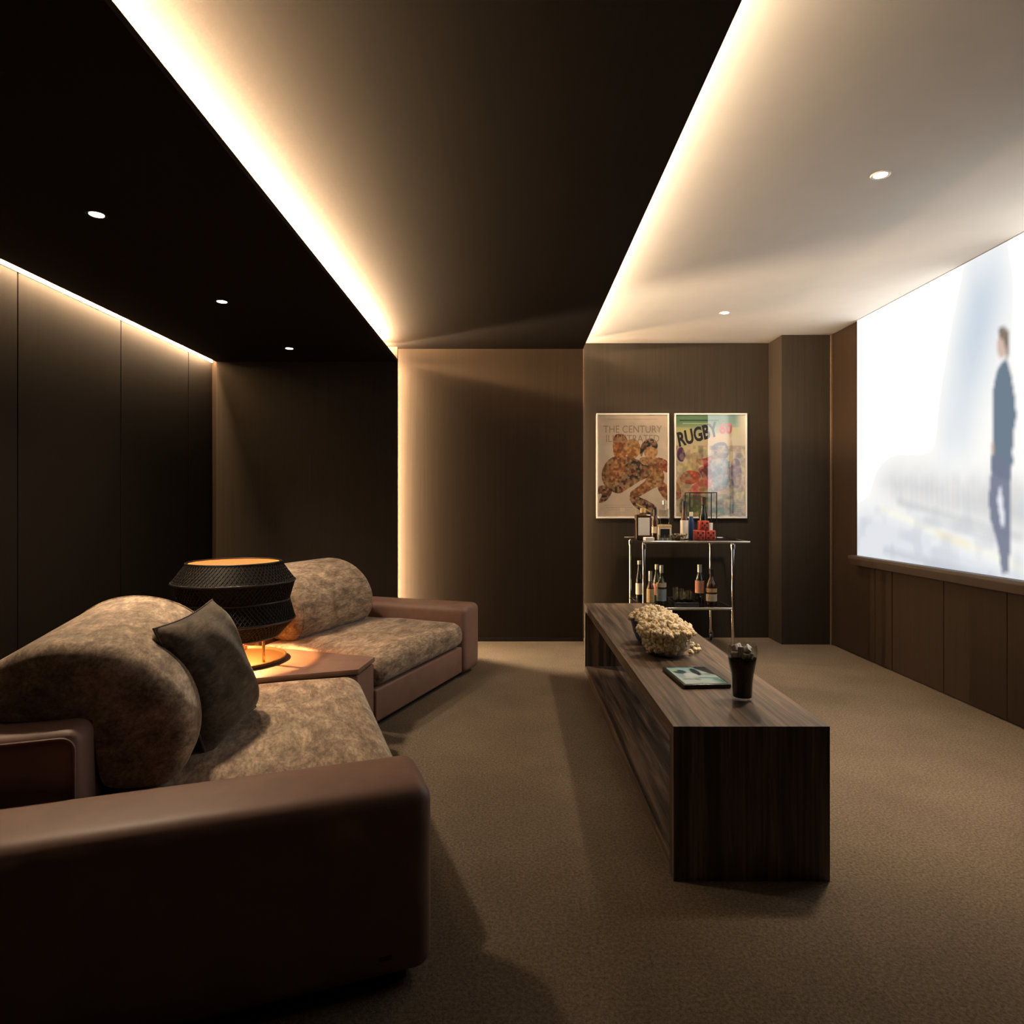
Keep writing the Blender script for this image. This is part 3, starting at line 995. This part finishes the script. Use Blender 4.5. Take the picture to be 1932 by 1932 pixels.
up = zz * math.cos(tilt) - n0 * math.sin(tilt)
nn = n0 * math.cos(tilt) + zz * math.sin(tilt)
mat_ = Matrix((hh, up, nn)).transposed().to_4x4() @ Matrix.Rotation(roll, 4, 'Z')
mat_.translation = Vector((-1.015, 2.165, 0.585))
r.matrix_world = mat_
tag(r, 'square umber velvet pillow leaning on the bolster of the foreground sofa', 'pillow')

# ------------------------------------------------------------------ wedge table between the sofas
ang = math.radians(20)
c1 = Vector((-0.716, 3.006)); c2 = Vector((-0.692, 3.250))
b1 = c1 + Vector((-math.cos(ang), -math.sin(ang))) * 1.13
b2 = c2 + Vector((-math.cos(ang), math.sin(ang))) * 1.13
ctr = (c1 + c2 + b1 + b2) / 4
wt = empty('wedge_table', (ctr.x, ctr.y, 0))
tag(wt, 'trapezoid brown leather side table between the two sofas carrying the lamp', 'side table')
loc = [(p - ctr) for p in (c1, c2, b2, b1)]
def inset(ps, d):
    out = []
    n = len(ps)
    for i in range(n):
        p = ps[i]
        e1 = (ps[i] - ps[i - 1]).normalized(); e2 = (ps[(i + 1) % n] - ps[i]).normalized()
        n1 = Vector((-e1.y, e1.x)); n2 = Vector((-e2.y, e2.x))
        m_ = (n1 + n2); m_ = m_ / max(m_.length_squared, 1e-6) * 2
        out.append(p + m_ * d)
    return out
area = sum(loc[i].x * loc[(i + 1) % 4].y - loc[(i + 1) % 4].x * loc[i].y for i in range(4))
if area < 0:
    loc = loc[::-1]
obj('plinth', add_prism(bmesh.new(), inset(loc, 0.03), 0.0, 0.03), M['black'], wt)
obj('body', add_prism(bmesh.new(), inset(loc, 0.004), 0.03, 0.345, 0.006, 2), M['leather'], wt, True)
obj('shadow_gap', add_prism(bmesh.new(), inset(loc, 0.014), 0.345, 0.356), M['black'], wt)
obj('top', add_prism(bmesh.new(), inset(loc, 0.0), 0.356, 0.380, 0.004, 2), M['leather'], wt, True)

# ------------------------------------------------------------------ lamp
LX, LY, LZ = -1.36, 3.165, 0.380
lp = empty('table_lamp', (LX, LY, LZ))
tag(lp, 'black woven drum lamp with glowing amber top on the wedge table', 'lamp')
zt = [(0.205, 0.125), (0.278, 0.205), (0.252, 0.300), (0.278, 0.392), (0.214, 0.483)]
outer = [(r_, z) for r_, z in zt]
inner = [(r_ - 0.007, z) for r_, z in zt]
obj('lamp_shade', lathe(outer + inner[::-1], 96, close=True), M['shade_out'], lp, True)
inl = [(r_ - 0.0078, z) for r_, z in zt]
obj('shade_lining', lathe(inl, 64), M['shade_in'], lp, True)
# woven strands: crossing diagonal ribs standing proud of the shade
bm = bmesh.new()
for t in range(4):
    (ra, za), (rb, zb) = zt[t], zt[t + 1]
    for dirn in (1, -1):
        for k in range(84):
            a0 = 2 * math.pi * k / 84
            a1 = a0 + dirn * 0.26
            path = []
            for q in range(4):
                f = q / 3
                rr2 = ra + (rb - ra) * f + 0.002
                a = a0 + (a1 - a0) * f
                path.append((rr2 * math.cos(a), rr2 * math.sin(a), za + (zb - za) * f))
            add_tube(bm, path, 0.0026, 4)
wv = obj('woven_strands', bm, M['shade_out'], lp)
wv['kind'] = 'stuff'
for r_, z in zt:
    obj('shade_ring', tube([((r_ + 0.002) * math.cos(2 * math.pi * k / 64), (r_ + 0.002) * math.sin(2 * math.pi * k / 64), z) for k in range(64)], 0.0055, 8, True), M['black_metal'], lp, True)
obj('top_diffuser', lathe([(0.0, 0.479), (0.206, 0.479), (0.206, 0.475), (0.0, 0.475)], 64), emit('amber_diffuser', (1.0, 0.42, 0.11), 0.95), lp)
obj('base_dish', lathe([(0.0, 0.002), (0.225, 0.002), (0.238, 0.006), (0.240, 0.020), (0.234, 0.022), (0.228, 0.010), (0.0, 0.008)], 64), M['bronze'], lp, True)
for k in range(3):
    a = math.radians(-20 + 120 * k)
    x, y = 0.175 * math.cos(a), 0.175 * math.sin(a)
    obj('support_rod', tube([(x, y, 0.007), (x, y, 0.118), (x * 1.17, y * 1.17, 0.126)], 0.007, 10), M['brass'], lp, True)
obj('bulb', lathe([(0.0, 0.262), (0.018, 0.268), (0.030, 0.290), (0.030, 0.312), (0.016, 0.335), (0.014, 0.36), (0.0, 0.36)], 20), emit('bulb_glow', (1.0, 0.55, 0.2), 12.0), lp, True)
obj('bulb_holder', lathe([(0.0, 0.36), (0.018, 0.36), (0.018, 0.474), (0.0, 0.474)], 16), M['brass'], lp, True)
pl = bpy.data.lights.new('lamp_bulb', 'POINT')
pl.energy = LAMP_W
pl.color = (1.0, 0.56, 0.22)
pl.shadow_soft_size = 0.012
plo = bpy.data.objects.new('bulb_light', pl)
plo.location = (0, 0, 0.25)
plo.parent = lp
C.objects.link(plo)

# ------------------------------------------------------------------ long low table
TX0, TX1, TY0, TY1, TH = 0.490, 0.966, 1.968, 4.406, 0.471
tb = empty('coffee_table', ((TX0 + TX1) / 2, (TY0 + TY1) / 2, 0))
tag(tb, 'long low dark oak table with open sides and solid end panels', 'table')
hx, hy = (TX1 - TX0) / 2, (TY1 - TY0) / 2
def yz_prism(pts):
    bm = add_prism(bmesh.new(), pts, -hx, hx)
    for v in bm.verts:
        v.co = Vector((v.co.z, v.co.x, v.co.y))
    return bm
TT = 0.048
obj('top', yz_prism([(-hy + 0.0006, TH), (hy - 0.0006, TH), (hy - TT, TH - TT + 0.0006), (-hy + TT, TH - TT + 0.0006)]), M['wood'], tb)
for sg in (-1, 1):
    obj('end_panel', yz_prism([(sg * hy, 0), (sg * hy, TH - 0.0006), (sg * (hy - TT), TH - TT), (sg * (hy - TT), 0)]), M['wood_end'], tb)
obj('shelf', box(-hx, hx, -hy + 0.0485, hy - 0.0485, 0.004, 0.054, 0.002, 1), M['wood'], tb)

# ------------------------------------------------------------------ popcorn
def blob_templates(k=6):
    out = []
    for t in range(k):
        bm = bmesh.new()
        for q in range(5):
            d = Vector(rng.normal(size=3)).normalized() * (0.0 if q == 0 else 0.0055)
            res = bmesh.ops.create_icosphere(bm, subdivisions=1, radius=0.006 + 0.002 * rng.random())
            for v in res['verts']:
                v.co = v.co * (1 + 0.25 * rng.normal()) + d
        bmesh.ops.triangulate(bm, faces=bm.faces)
        bm.verts.ensure_lookup_table()
        V = np.array([v.co[:] for v in bm.verts]); F = np.array([[v.index for v in f.verts] for f in bm.faces])
        bm.free()
        out.append((V, F))
    return out
BT = blob_templates()

def rand_rot():
    q = rng.normal(size=4); q /= np.linalg.norm(q)
    w, x, y, z = q
    return np.array([[1 - 2 * (y * y + z * z), 2 * (x * y - z * w), 2 * (x * z + y * w)], [2 * (x * y + z * w), 1 - 2 * (x * x + z * z), 2 * (y * z - x * w)], [2 * (x * z - y * w), 2 * (y * z + x * w), 1 - 2 * (x * x + y * y)]])

def popcorn_heap(pts, parent=None):
    Vs, Fs, o_ = [], [], 0
    for p in pts:
        V, F = BT[rng.integers(len(BT))]
        V = V @ rand_rot().T * (1.2 + 0.5 * rng.random()) + p
        Vs.append(V); Fs.append(F + o_); o_ += len(V)
    me = bpy.data.meshes.new('popcorn')
    me.from_pydata(np.concatenate(Vs).tolist(), [], np.concatenate(Fs).tolist())
    me.update()
    return link_mesh('popcorn', me, M['popcorn'], parent, True)

def bowl(name, x, y, prof_out, th, mat, label, zf, dome, filled_r):
    r = empty(name, (x, y, TH))
    tag(r, label, 'bowl')
    inner = [(max(q[0] - th, 0.0), q[1] + th) for q in prof_out]
    pr = [(0.0, prof_out[0][1])] + prof_out + inner[::-1] + [(0.0, inner[0][1])]
    obj('bowl_wall', lathe(pr, 48), mat, r, True)
    rim = prof_out[-1]
    obj('rim', tube([((rim[0] - th / 2) * math.cos(2 * math.pi * k / 48), (rim[0] - th / 2) * math.sin(2 * math.pi * k / 48), rim[1] + th / 2) for k in range(48)], th * 0.75, 6, True), mat, r, True)
    return r

gpro = [(0.055, 0.002), (0.078, 0.010), (0.100, 0.035), (0.114, 0.070), (0.122, 0.112)]
bpro = [(0.060, 0.002), (0.080, 0.012), (0.096, 0.050), (0.106, 0.090), (0.112, 0.120)]
GX, GY = 0.686, 2.90
BX, BY = 0.690, 3.17
bowl('glass_bowl', GX, GY, gpro, 0.004, M['glass'], 'clear glass bowl heaped with popcorn on the long table', 0, 0, 0)
bowl('plastic_bowl', BX, BY, bpro, 0.004, M['blue'], 'navy blue bowl of popcorn behind the clear glass bowl', 0, 0, 0)

def rad_at(prof, z):
    for (r0, z0), (r1, z1) in zip(prof[:-1], prof[1:]):
        if z0 <= z <= z1:
            return r0 + (r1 - r0) * (z - z0) / (z1 - z0)
    return prof[-1][0]

def heap_points(x, y, prof, dome, lean=(0, 0), fill=True, n=1500):
    out = []
    rim_r, rim_z = prof[-1]
    tries = 0
    cell = 0.0175
    grid = {}
    while len(out) < n and tries < 60000:
        tries += 1
        px, py = rng.uniform(-rim_r, rim_r, 2)
        rr_ = math.hypot(px, py)
        z = rng.uniform(0.026, rim_z + dome)
        if z <= rim_z:
            lim = rad_at(prof, z) - 0.016
            if rr_ > lim: continue
            if rr_ < lim - 0.03 and z < rim_z - 0.02: continue      # unseen core
            if not fill and z < rim_z - 0.03: continue
        else:
            top = dome * (1 - (rr_ / (rim_r + 0.004)) ** 2) * (1 + lean[0] * px / rim_r + lean[1] * py / rim_r)
            if z - rim_z > top: continue
        key = (round(px / cell), round(py / cell), round(z / cell))
        ok = True
        for a in (-1, 0, 1):
            for b_ in (-1, 0, 1):
                for c_ in (-1, 0, 1):
                    for q in grid.get((key[0] + a, key[1] + b_, key[2] + c_), ()):
                        if (q[0] - px) ** 2 + (q[1] - py) ** 2 + (q[2] - z) ** 2 < 0.0165 ** 2:
                            ok = False
        if not ok: continue
        grid.setdefault(key, []).append((px, py, z))
        out.append((px + x, py + y, z + TH))
    return out

h1 = popcorn_heap(heap_points(GX, GY, gpro, 0.062, (-0.25, 0.25)))
tag(h1, 'pale yellow popcorn piled in the clear glass bowl', 'popcorn', None, 'stuff')
h2 = popcorn_heap(heap_points(BX, BY, bpro, 0.050, (-0.1, 0.0), False))
tag(h2, 'pale yellow popcorn piled in the navy bowl', 'popcorn', None, 'stuff')
spill = [(1307, 1222, 0), (1312, 1232, 0), (1319, 1231, 0), (1304, 1236, 0), (1314, 1224, 0)]
for i, (px, py, _) in enumerate(spill):
    Y = FPX * (CAM_Z - TH) / (py - VPY)
    V, F = BT[i % len(BT)]
    me = bpy.data.meshes.new('popcorn_kernel')
    V2 = V @ rand_rot().T * 1.25
    V2[:, 2] -= V2[:, 2].min()
    me.from_pydata(V2.tolist(), [], F.tolist())
    o = link_mesh('popcorn_kernel', me, M['popcorn'], None, True)
    o.location = ((px - VPX) * Y / FPX, Y, TH + 0.0005)
    tag(o, 'spilled piece of popcorn lying on the table beside the glass bowl', 'popcorn', 'spilled popcorn beside the glass bowl')

# ------------------------------------------------------------------ tablet
tr = empty('tablet', (0.706, 2.498, TH), math.radians(4))
tag(tr, 'black tablet with a lit green and white picture lying on the table', 'tablet')
tw, tl = 0.178, 0.262
obj('casing', box(-tw / 2, tw / 2, -tl / 2, tl / 2, 0.0005, 0.016, 0.004, 2), M['black'], tr, True)
S = Sheet(90, 130, (214, 212, 186))
S.put(np.clip((0.35 - S.v) * 4, 0, 1), (150, 186, 170), 0.8, 3)
S.put(np.clip(S.noise(7, 9, 8) * 2 - 0.8, 0, 1), (96, 134, 100), 0.6)
S.ell(0.22, 0.28, 0.16, 0.12, (40, 50, 70), 0.85, 2)
S.ell(0.60, 0.30, 0.10, 0.22, (34, 30, 40), 0.9, 2)
S.ell(0.12, 0.20, 0.08, 0.05, (210, 215, 90), 0.8, 2)
S.poly([(0.68, 0.0), (1.0, 0.0), (1.0, 0.5), (0.82, 0.3)], (60, 28, 26), 0.9, 2)
S.ell(0.40, 0.48, 0.16, 0.12, (236, 224, 196), 0.9, 2)
S.line(0.1, 0.72, 0.5, 0.74, 0.05, (150, 110, 80), 0.7, 2)
S.line(0.5, 0.66, 0.95, 0.70, 0.06, (96, 150, 120), 0.8, 2)
S.put(np.clip((S.u - 0.7) * 4, 0, 1) * np.clip((S.v - 0.6) * 4, 0, 1), (70, 130, 104), 0.8)
me = S.mesh('display', lambda u, v: (-tw / 2 + 0.010 + u * (tw - 0.020), tl / 2 - 0.014 - v * (tl - 0.028), 0.0165))
link_mesh('display', me, attr_print('tablet_picture', 0.55), tr)

# ------------------------------------------------------------------ cola glass with ice
CGX, CGY = (1400.5 - VPX) * 2.235 / FPX, 2.235
cg = empty('cola_glass', (CGX, CGY, TH))
tag(cg, 'tall flared glass of dark cola with ice on the table', 'glass')
gp = [(0.0, 0.0005), (0.033, 0.0005), (0.0355, 0.006), (0.0345, 0.03), (0.0355, 0.06), (0.039, 0.09), (0.044, 0.115), (0.0485, 0.14), (0.0500, 0.16), (0.0495, 0.178), (0.0475, 0.192)]
gi = [(max(r_ - 0.0022, 0), z) for r_, z in gp[::-1]]
gi = [p for p in gi if p[1] > 0.012] + [(0.031, 0.012), (0.0, 0.012)]
obj('tumbler', lathe(gp + gi, 40), M['glass'], cg, True)
cp = [(0.0, 0.0135), (0.0312, 0.0135), (0.0322, 0.03), (0.0330, 0.06), (0.0364, 0.09), (0.0414, 0.115), (0.0459, 0.14), (0.0465, 0.147), (0.0, 0.147)]
obj('drink', lathe(cp, 40), M['cola'], cg, True)
for i in range(11):
    a = 2.4 * i
    rr_ = 0.0 if i == 0 else 0.026
    z = 0.153 + (0.021 if i > 5 else 0.0)
    if i > 5: rr_ = 0.022
    o = obj('ice_cube', box(-0.0105, 0.0105, -0.0105, 0.0105, -0.0105, 0.0105, 0.003, 2), M['ice'], None, True)
    o.location = (CGX + rr_ * math.cos(a), CGY + rr_ * math.sin(a), TH + z + 0.004)
    o.rotation_euler = (0.4 * i, 0.7 * i, 1.1 * i)
    tag(o, 'clear ice cube at the top of the cola glass', 'ice', 'ice in the cola glass')

# ------------------------------------------------------------------ bar cart
CY0, CY1, CX0, CX1 = 4.87, 5.42, 0.99, 1.66
cx, cy = (CX0 + CX1) / 2, (CY0 + CY1) / 2
ct = empty('bar_cart', (cx, cy, 0))
tag(ct, 'chrome two-tier bar cart below the posters', 'bar cart')
dx, dy = (CX1 - CX0) / 2, (CY1 - CY0) / 2
ZT, ZS = 0.868, 0.366
for sx in (-1, 1):
    for sy in (-1, 1):
        p = obj('post', tube([(sx * dx, sy * dy, 0.098), (sx * dx, sy * dy, ZT - 0.055), (sx * dx, sy * (dy - 0.004), ZT - 0.028), (sx * dx, sy * (dy - 0.012), ZT - 0.012)], 0.0125, 12), M['chrome'], ct, True)
        obj('collar', lathe([(0.0, 0.0), (0.019, 0.0), (0.019, 0.035), (0.0, 0.035)], 14, sx * dx, sy * dy), M['chrome'], p, True).location = (0, 0, ZT - 0.06)
        cst = obj('caster', tube([(sx * dx, sy * dy, 0.098), (sx * dx, sy * dy, 0.072)], 0.016, 10), M['chrome'], ct, True)
        bm = bmesh.new()
        add_lathe(bm, [(0.0, -0.011), (0.030, -0.011), (0.036, -0.006), (0.036, 0.006), (0.030, 0.011), (0.0, 0.011)], 20)
        for v in bm.verts:
            v.co = Vector((v.co.z + sx * dx, v.co.y + sy * dy + 0.012, v.co.x + 0.0365))
        obj('wheel', bm, M['black'], cst, True)
        bm = bmesh.new()
        for q in (-0.015, 0.015):
            add_box(bm, sx * dx + q - 0.002, sx * dx + q + 0.002, sy * dy - 0.012, sy * dy + 0.026, 0.026, 0.078)
        obj('fork', bm, M['chrome'], cst)
# top tray with push rails reaching past the right end
obj('top_shelf', box(-dx - 0.015, dx + 0.015, -dy - 0.004, dy + 0.02, ZT - 0.012, ZT, 0.002, 1), M['smoke'], ct)
obj('rail', tube([(-dx - 0.01, -dy - 0.008, ZT - 0.008), (dx + 0.124, -dy - 0.008, ZT - 0.008)], 0.0095, 12), M['chrome'], ct, True)
obj('rail', tube([(-dx - 0.05, dy + 0.028, ZT - 0.006), (dx + 0.124, dy + 0.028, ZT - 0.006)], 0.0095, 12), M['chrome'], ct, True)
obj('handle', tube([(dx + 0.115, -dy - 0.008, ZT - 0.008), (dx + 0.115, dy + 0.028, ZT - 0.006)], 0.0095, 12), M['chrome'], ct, True)
obj('lower_shelf', box(-dx + 0.008, dx - 0.008, -dy + 0.008, dy - 0.008, ZS - 0.012, ZS, 0.002, 1), M['smoke'], ct)
for y in (-dy, dy):
    obj('rail', tube([(-dx + 0.006, y, ZS - 0.008), (dx - 0.006, y, ZS - 0.008)], 0.011, 12), M['chrome'], ct, True)
for x in (-dx, dx):
    obj('rail', tube([(x, -dy + 0.006, ZS - 0.008), (x, dy - 0.006, ZS - 0.008)], 0.011, 12), M['chrome'], ct, True)

def px2x(px, Y):
    return (px - VPX) * Y / FPX

def bottle(px, Y, z, rad, h, shoulder, glass, cap, label_mat, label, lab_z=(0.15, 0.5), neck_r=0.014, cap_h=0.05, square=False, cat='bottle', neck_label=None, name='bottle'):
    r = empty(name, (px2x(px, Y), Y, z + 0.0005))
    tag(r, label, cat)
    if square:
        d = rad
        bm = rounded_box(d, d * 0.62, (h * shoulder) / 2, 0.010, 3, 1, lambda p: p + Vector((0, 0, h * shoulder / 2)))
        add_lathe(bm, [(neck_r * 1.5, h * shoulder - 0.002), (neck_r, h * shoulder + 0.012), (neck_r, h - cap_h), (0.0, h - cap_h)], 16)
        obj('body', bm, glass, r, True)
        if label_mat:
            obj('label', box(-d * 0.72, d * 0.72, -d * 0.62 - 0.0012, -d * 0.62 + 0.0005, h * lab_z[0], h * lab_z[1]), label_mat, r)
    else:
        pr = [(0.0, 0.0), (rad * 0.92, 0.0), (rad, 0.006), (rad, h * shoulder), (rad * 0.86, h * (shoulder + 0.06)), (neck_r * 1.25, h * (shoulder + 0.17)), (neck_r, h * (shoulder + 0.24)), (neck_r, h - cap_h * 0.5), (0.0, h - cap_h * 0.5)]
        obj('body', lathe(pr, 24), glass, r, True)
        if label_mat:
            obj('label', lathe([(rad + 0.0003, h * lab_z[0]), (rad + 0.001, h * lab_z[0]), (rad + 0.001, h * lab_z[1]), (rad + 0.0003, h * lab_z[1])], 24, close=True), label_mat, r, True)
        if neck_label:
            obj('neck_label', lathe([(rad * 1.002, h * (lab_z[1] + 0.05)), (rad + 0.001, h * (lab_z[1] + 0.05)), (rad + 0.001, h * (lab_z[1] + 0.16)), (rad * 1.002, h * (lab_z[1] + 0.16))], 24, close=True), neck_label, r, True)
    obj('cap', lathe([(0.0, h), (neck_r + 0.002, h), (neck_r + 0.002, h - cap_h), (neck_r - 0.001, h - cap_h), (0.0, h - cap_h)][::-1], 16), cap, r, True)
    return r

# top shelf
bottle(1213, 5.06, ZT, 0.062, 0.245, 0.80, M['brown_glass'], M['gold_label'], M['paper'], 'square amber whisky bottle with a wide white label', (0.14, 0.70), 0.02, 0.035, True)
bottle(1236, 5.14, ZT, 0.028, 0.235, 0.60, M['brown_glass'], M['black'], M['cream'], 'slim dark brown bottle beside the square whisky bottle', (0.2, 0.42), 0.012)
bottle(1254, 5.20, ZT, 0.040, 0.305, 0.78, M['tumbler'], M['foil'], None, 'tall clear square bottle behind the cream box', (0.1, 0.2), 0.016, 0.03, True)
g = empty('gift_box', (px2x(1253, 5.0), 5.0, ZT + 0.0005)); tag(g, 'small cream box with a black square on its front', 'box')
obj('carton', box(-0.050, 0.050, -0.03, 0.03, 0, 0.115, 0.002, 1), M['cream'], g)
obj('black_square', box(-0.036, 0.036, -0.0315, -0.0298, 0.018, 0.086), M['black'], g)
obj('lid_edge', box(-0.051, 0.051, -0.031, 0.031, 0.098, 0.117, 0.002, 1), M['gold_label'], g)
bottle(1291, 5.10, ZT, 0.030, 0.300, 0.50, M['brown_glass'], M['black'], M['paper'], 'bottle with a white wrap label and dark neck beside the red boxes', (0.02, 0.50), 0.014, 0.05)
bottle(1304, 5.13, ZT, 0.024, 0.215, 0.62, M['blue'], M['paper'], None, 'short navy bottle with a white cap behind the red boxes', (0.2, 0.3), 0.012, 0.035)

def red_box(px, Y, z, d, label):
    r = empty('red_box', (px2x(px, Y), Y, z + 0.0005)); tag(r, label, 'box', 'stacked red dotted boxes')
    obj('carton', box(-d, d, -d, d, 0, 2 * d, 0.004, 2), M['red'], r, True)
    for a in (-0.5, 0.5):
        for b_ in (0.5, 1.5):
            obj('dot', lathe([(0.0, -0.0006), (d * 0.22, -0.0006), (d * 0.22, 0.0006), (0.0, 0.0006)], 10), M['red_dot'], r)
            o = r.children[-1]
            o.rotation_euler = (math.radians(90), 0, 0); o.location = (a * d, -d - 0.0002, b_ * d)
    obj('dot', lathe([(0.0, -0.0006), (d * 0.22, -0.0006), (d * 0.22, 0.0006), (0.0, 0.0006)], 10), M['red_dot'], r)
    o = r.children[-1]; o.rotation_euler = (math.radians(90), 0, 0); o.location = (0, -d - 0.0002, d)
    return r
red_box(1319, 4.98, ZT, 0.038, 'red dotted box at the bottom of its stack, beside the white-labelled bottle')
red_box(1338.5, 4.98, ZT, 0.038, 'red dotted box at the bottom of its stack, towards the cart handle')
red_box(1327, 4.98, ZT + 0.0772, 0.036, 'red dotted box on top of the other two')
g = empty('display_case', (px2x(1322, 5.26), 5.26, ZT + 0.0005)); tag(g, 'tall clear case with thin black edges standing in front of the second poster', 'case')
cw, cd, ch = 0.108, 0.07, 0.372
for x in (-cw, cw):
    for y in (-cd, cd):
        obj('edge_post', box(x - 0.003, x + 0.003, y - 0.003, y + 0.003, 0.0, ch), M['black_metal'], g)
for z in (0.003, ch - 0.003):
    for y in (-cd, cd):
        obj('edge_bar', box(-cw, cw, y - 0.003, y + 0.003, z - 0.003, z + 0.003), M['black_metal'], g)
    for x in (-cw, cw):
        obj('edge_bar', box(x - 0.003, x + 0.003, -cd, cd, z - 0.003, z + 0.003), M['black_metal'], g)
for y in (-cd, cd):
    bm = bmesh.new()
    bm.faces.new([bm.verts.new(q) for q in ((-cw, y, 0.006), (cw, y, 0.006), (cw, y, ch - 0.006), (-cw, y, ch - 0.006))])
    obj('pane', bm, M['glass'], g)
bottle(1327, 5.26, ZT + 0.004, 0.034, 0.33, 0.52, M['dark_glass'], M['red_dot'], M['salmon'], 'dark bottle standing inside the clear case', (0.12, 0.3), 0.016, 0.06)
def cup(px, Y, z, r0, h, mat, label, group=None, name='tumbler', cat='glass', seg=24, taper=0.88):
    pr = [(0.0, 0.0005), (r0 * taper, 0.0005), (r0, h), (r0 - 0.002, h), (r0 * taper - 0.002, 0.006), (0.0, 0.006)]
    o = obj(name, lathe(pr, seg), mat, None, True)
    o.location = (px2x(px, Y), Y, z)
    tag(o, label, cat, group)
    return o
for px, wh in ((1246, 'leftmost of three'), (1255, 'middle of three'), (1264, 'rightmost of three')):
    cup(px, 4.925, ZT, 0.016, 0.042, M['tumbler'], 'tiny shot glass in front of the cream box, ' + wh, 'shot glasses on the cart', 'shot_glass')
cup(1340, 5.09, ZT, 0.020, 0.13, M['white'], 'small white cup behind the red boxes', None, 'white_cup', 'cup')
g = obj('napkin_stack', box(-0.034, 0.034, -0.034, 0.034, 0.0, 0.024, 0.002, 1)); g.data.materials.append(M['paper'])
g.location = (px2x(1224, 4.93), 4.93, ZT + 0.0005); g.rotation_euler = (0, 0, 0.1)
tag(g, 'low stack of white napkins at the front of the cart top', 'napkins')
g = empty('snack_dish', (px2x(1282, 4.96), 4.96, ZT)); tag(g, 'low clear dish of brown nuts on the cart top', 'dish')
obj('dish_wall', lathe([(0.0, 0.001), (0.040, 0.001), (0.060, 0.05), (0.058, 0.05), (0.039, 0.004), (0.0, 0.004)], 28), M['tumbler'], g, True)
bm = bmesh.new()
for k in range(40):
    a = rng.uniform(0, 6.28); q = math.sqrt(rng.random()) * 0.044
    res = bmesh.ops.create_icosphere(bm, subdivisions=1, radius=0.0075)
    bmesh.ops.translate(bm, vec=(q * math.cos(a), q * math.sin(a), 0.020 + rng.random() * 0.022), verts=res['verts'])
nt_ = obj('nuts', bm, M['nuts'], g, True); nt_['kind'] = 'stuff'

# lower shelf
bottle(1206, 5.30, ZS, 0.028, 0.315, 0.52, M['dark_glass'], M['paper'], M['paper'], 'dark wine bottle with white label beside the cart post', (0.13, 0.42), 0.0125, 0.03)
bottle(1227, 5.00, ZS, 0.028, 0.260, 0.50, M['brown_glass'], M['foil'], M['gold_label'], 'short gold-labelled bottle in the trio on the lower tier', (0.08, 0.48), 0.0125, 0.075)
bottle(1239, 5.14, ZS, 0.030, 0.300, 0.55, M['green_glass'], M['foil'], M['salmon'], 'olive bottle behind the trio on the lower tier', (0.2, 0.5), 0.0125, 0.04)
bottle(1248, 5.02, ZS, 0.036, 0.305, 0.50, M['green_glass'], M['foil'], M['grey_label'], 'broad olive bottle with a blue-grey label on the lower tier', (0.10, 0.40), 0.0125, 0.06, neck_label=M['cream'])
bottle(1320, 5.06, ZS, 0.034, 0.305, 0.60, M['dark_glass'], M['foil'], M['salmon'], 'dark bottle with a salmon label and silver cap on the lower tier', (0.28, 0.60), 0.015, 0.06)
bottle(1342, 5.03, ZS, 0.042, 0.275, 0.56, M['brown_glass'], M['black'], M['cream'], 'stout brown bottle with two cream labels on the lower tier', (0.10, 0.30), 0.016, 0.04, neck_label=M['gold_label'])
tyr = empty('serving_tray', (px2x(1301, 5.02), 5.02, ZS)); tag(tyr, 'black tray with raised rim on the lower tier under the tumblers', 'tray')
obj('tray_floor', box(-0.085, 0.085, -0.11, 0.11, 0.0005, 0.006, 0.001, 1), M['black'], tyr)
for x0, x1, y0, y1 in ((-0.085, 0.085, -0.116, -0.11), (-0.085, 0.085, 0.11, 0.116), (-0.091, -0.085, -0.116, 0.116), (0.085, 0.091, -0.116, 0.116)):
    obj('tray_rim', box(x0, x1, y0, y1, 0.0005, 0.032, 0.001, 1), M['black'], tyr)
tyr.location.x = px2x(1289, 5.02)
for k, px in enumerate((1274, 1285, 1298)):
    cup(px, 4.985, ZS + 0.006, 0.021, 0.135 - 0.012 * k, M['tumbler'], ('leftmost', 'middle', 'rightmost')[k] + ' tall clear tumbler in the front row on the black tray', 'tumblers on the black tray')
for k, px in enumerate((1276, 1288, 1301)):
    cup(px, 5.075, ZS + 0.006, 0.022, 0.085, M['tumbler'], ('leftmost', 'middle', 'rightmost')[k] + ' short clear tumbler in the back row of the black tray', 'short tumblers on the black tray')
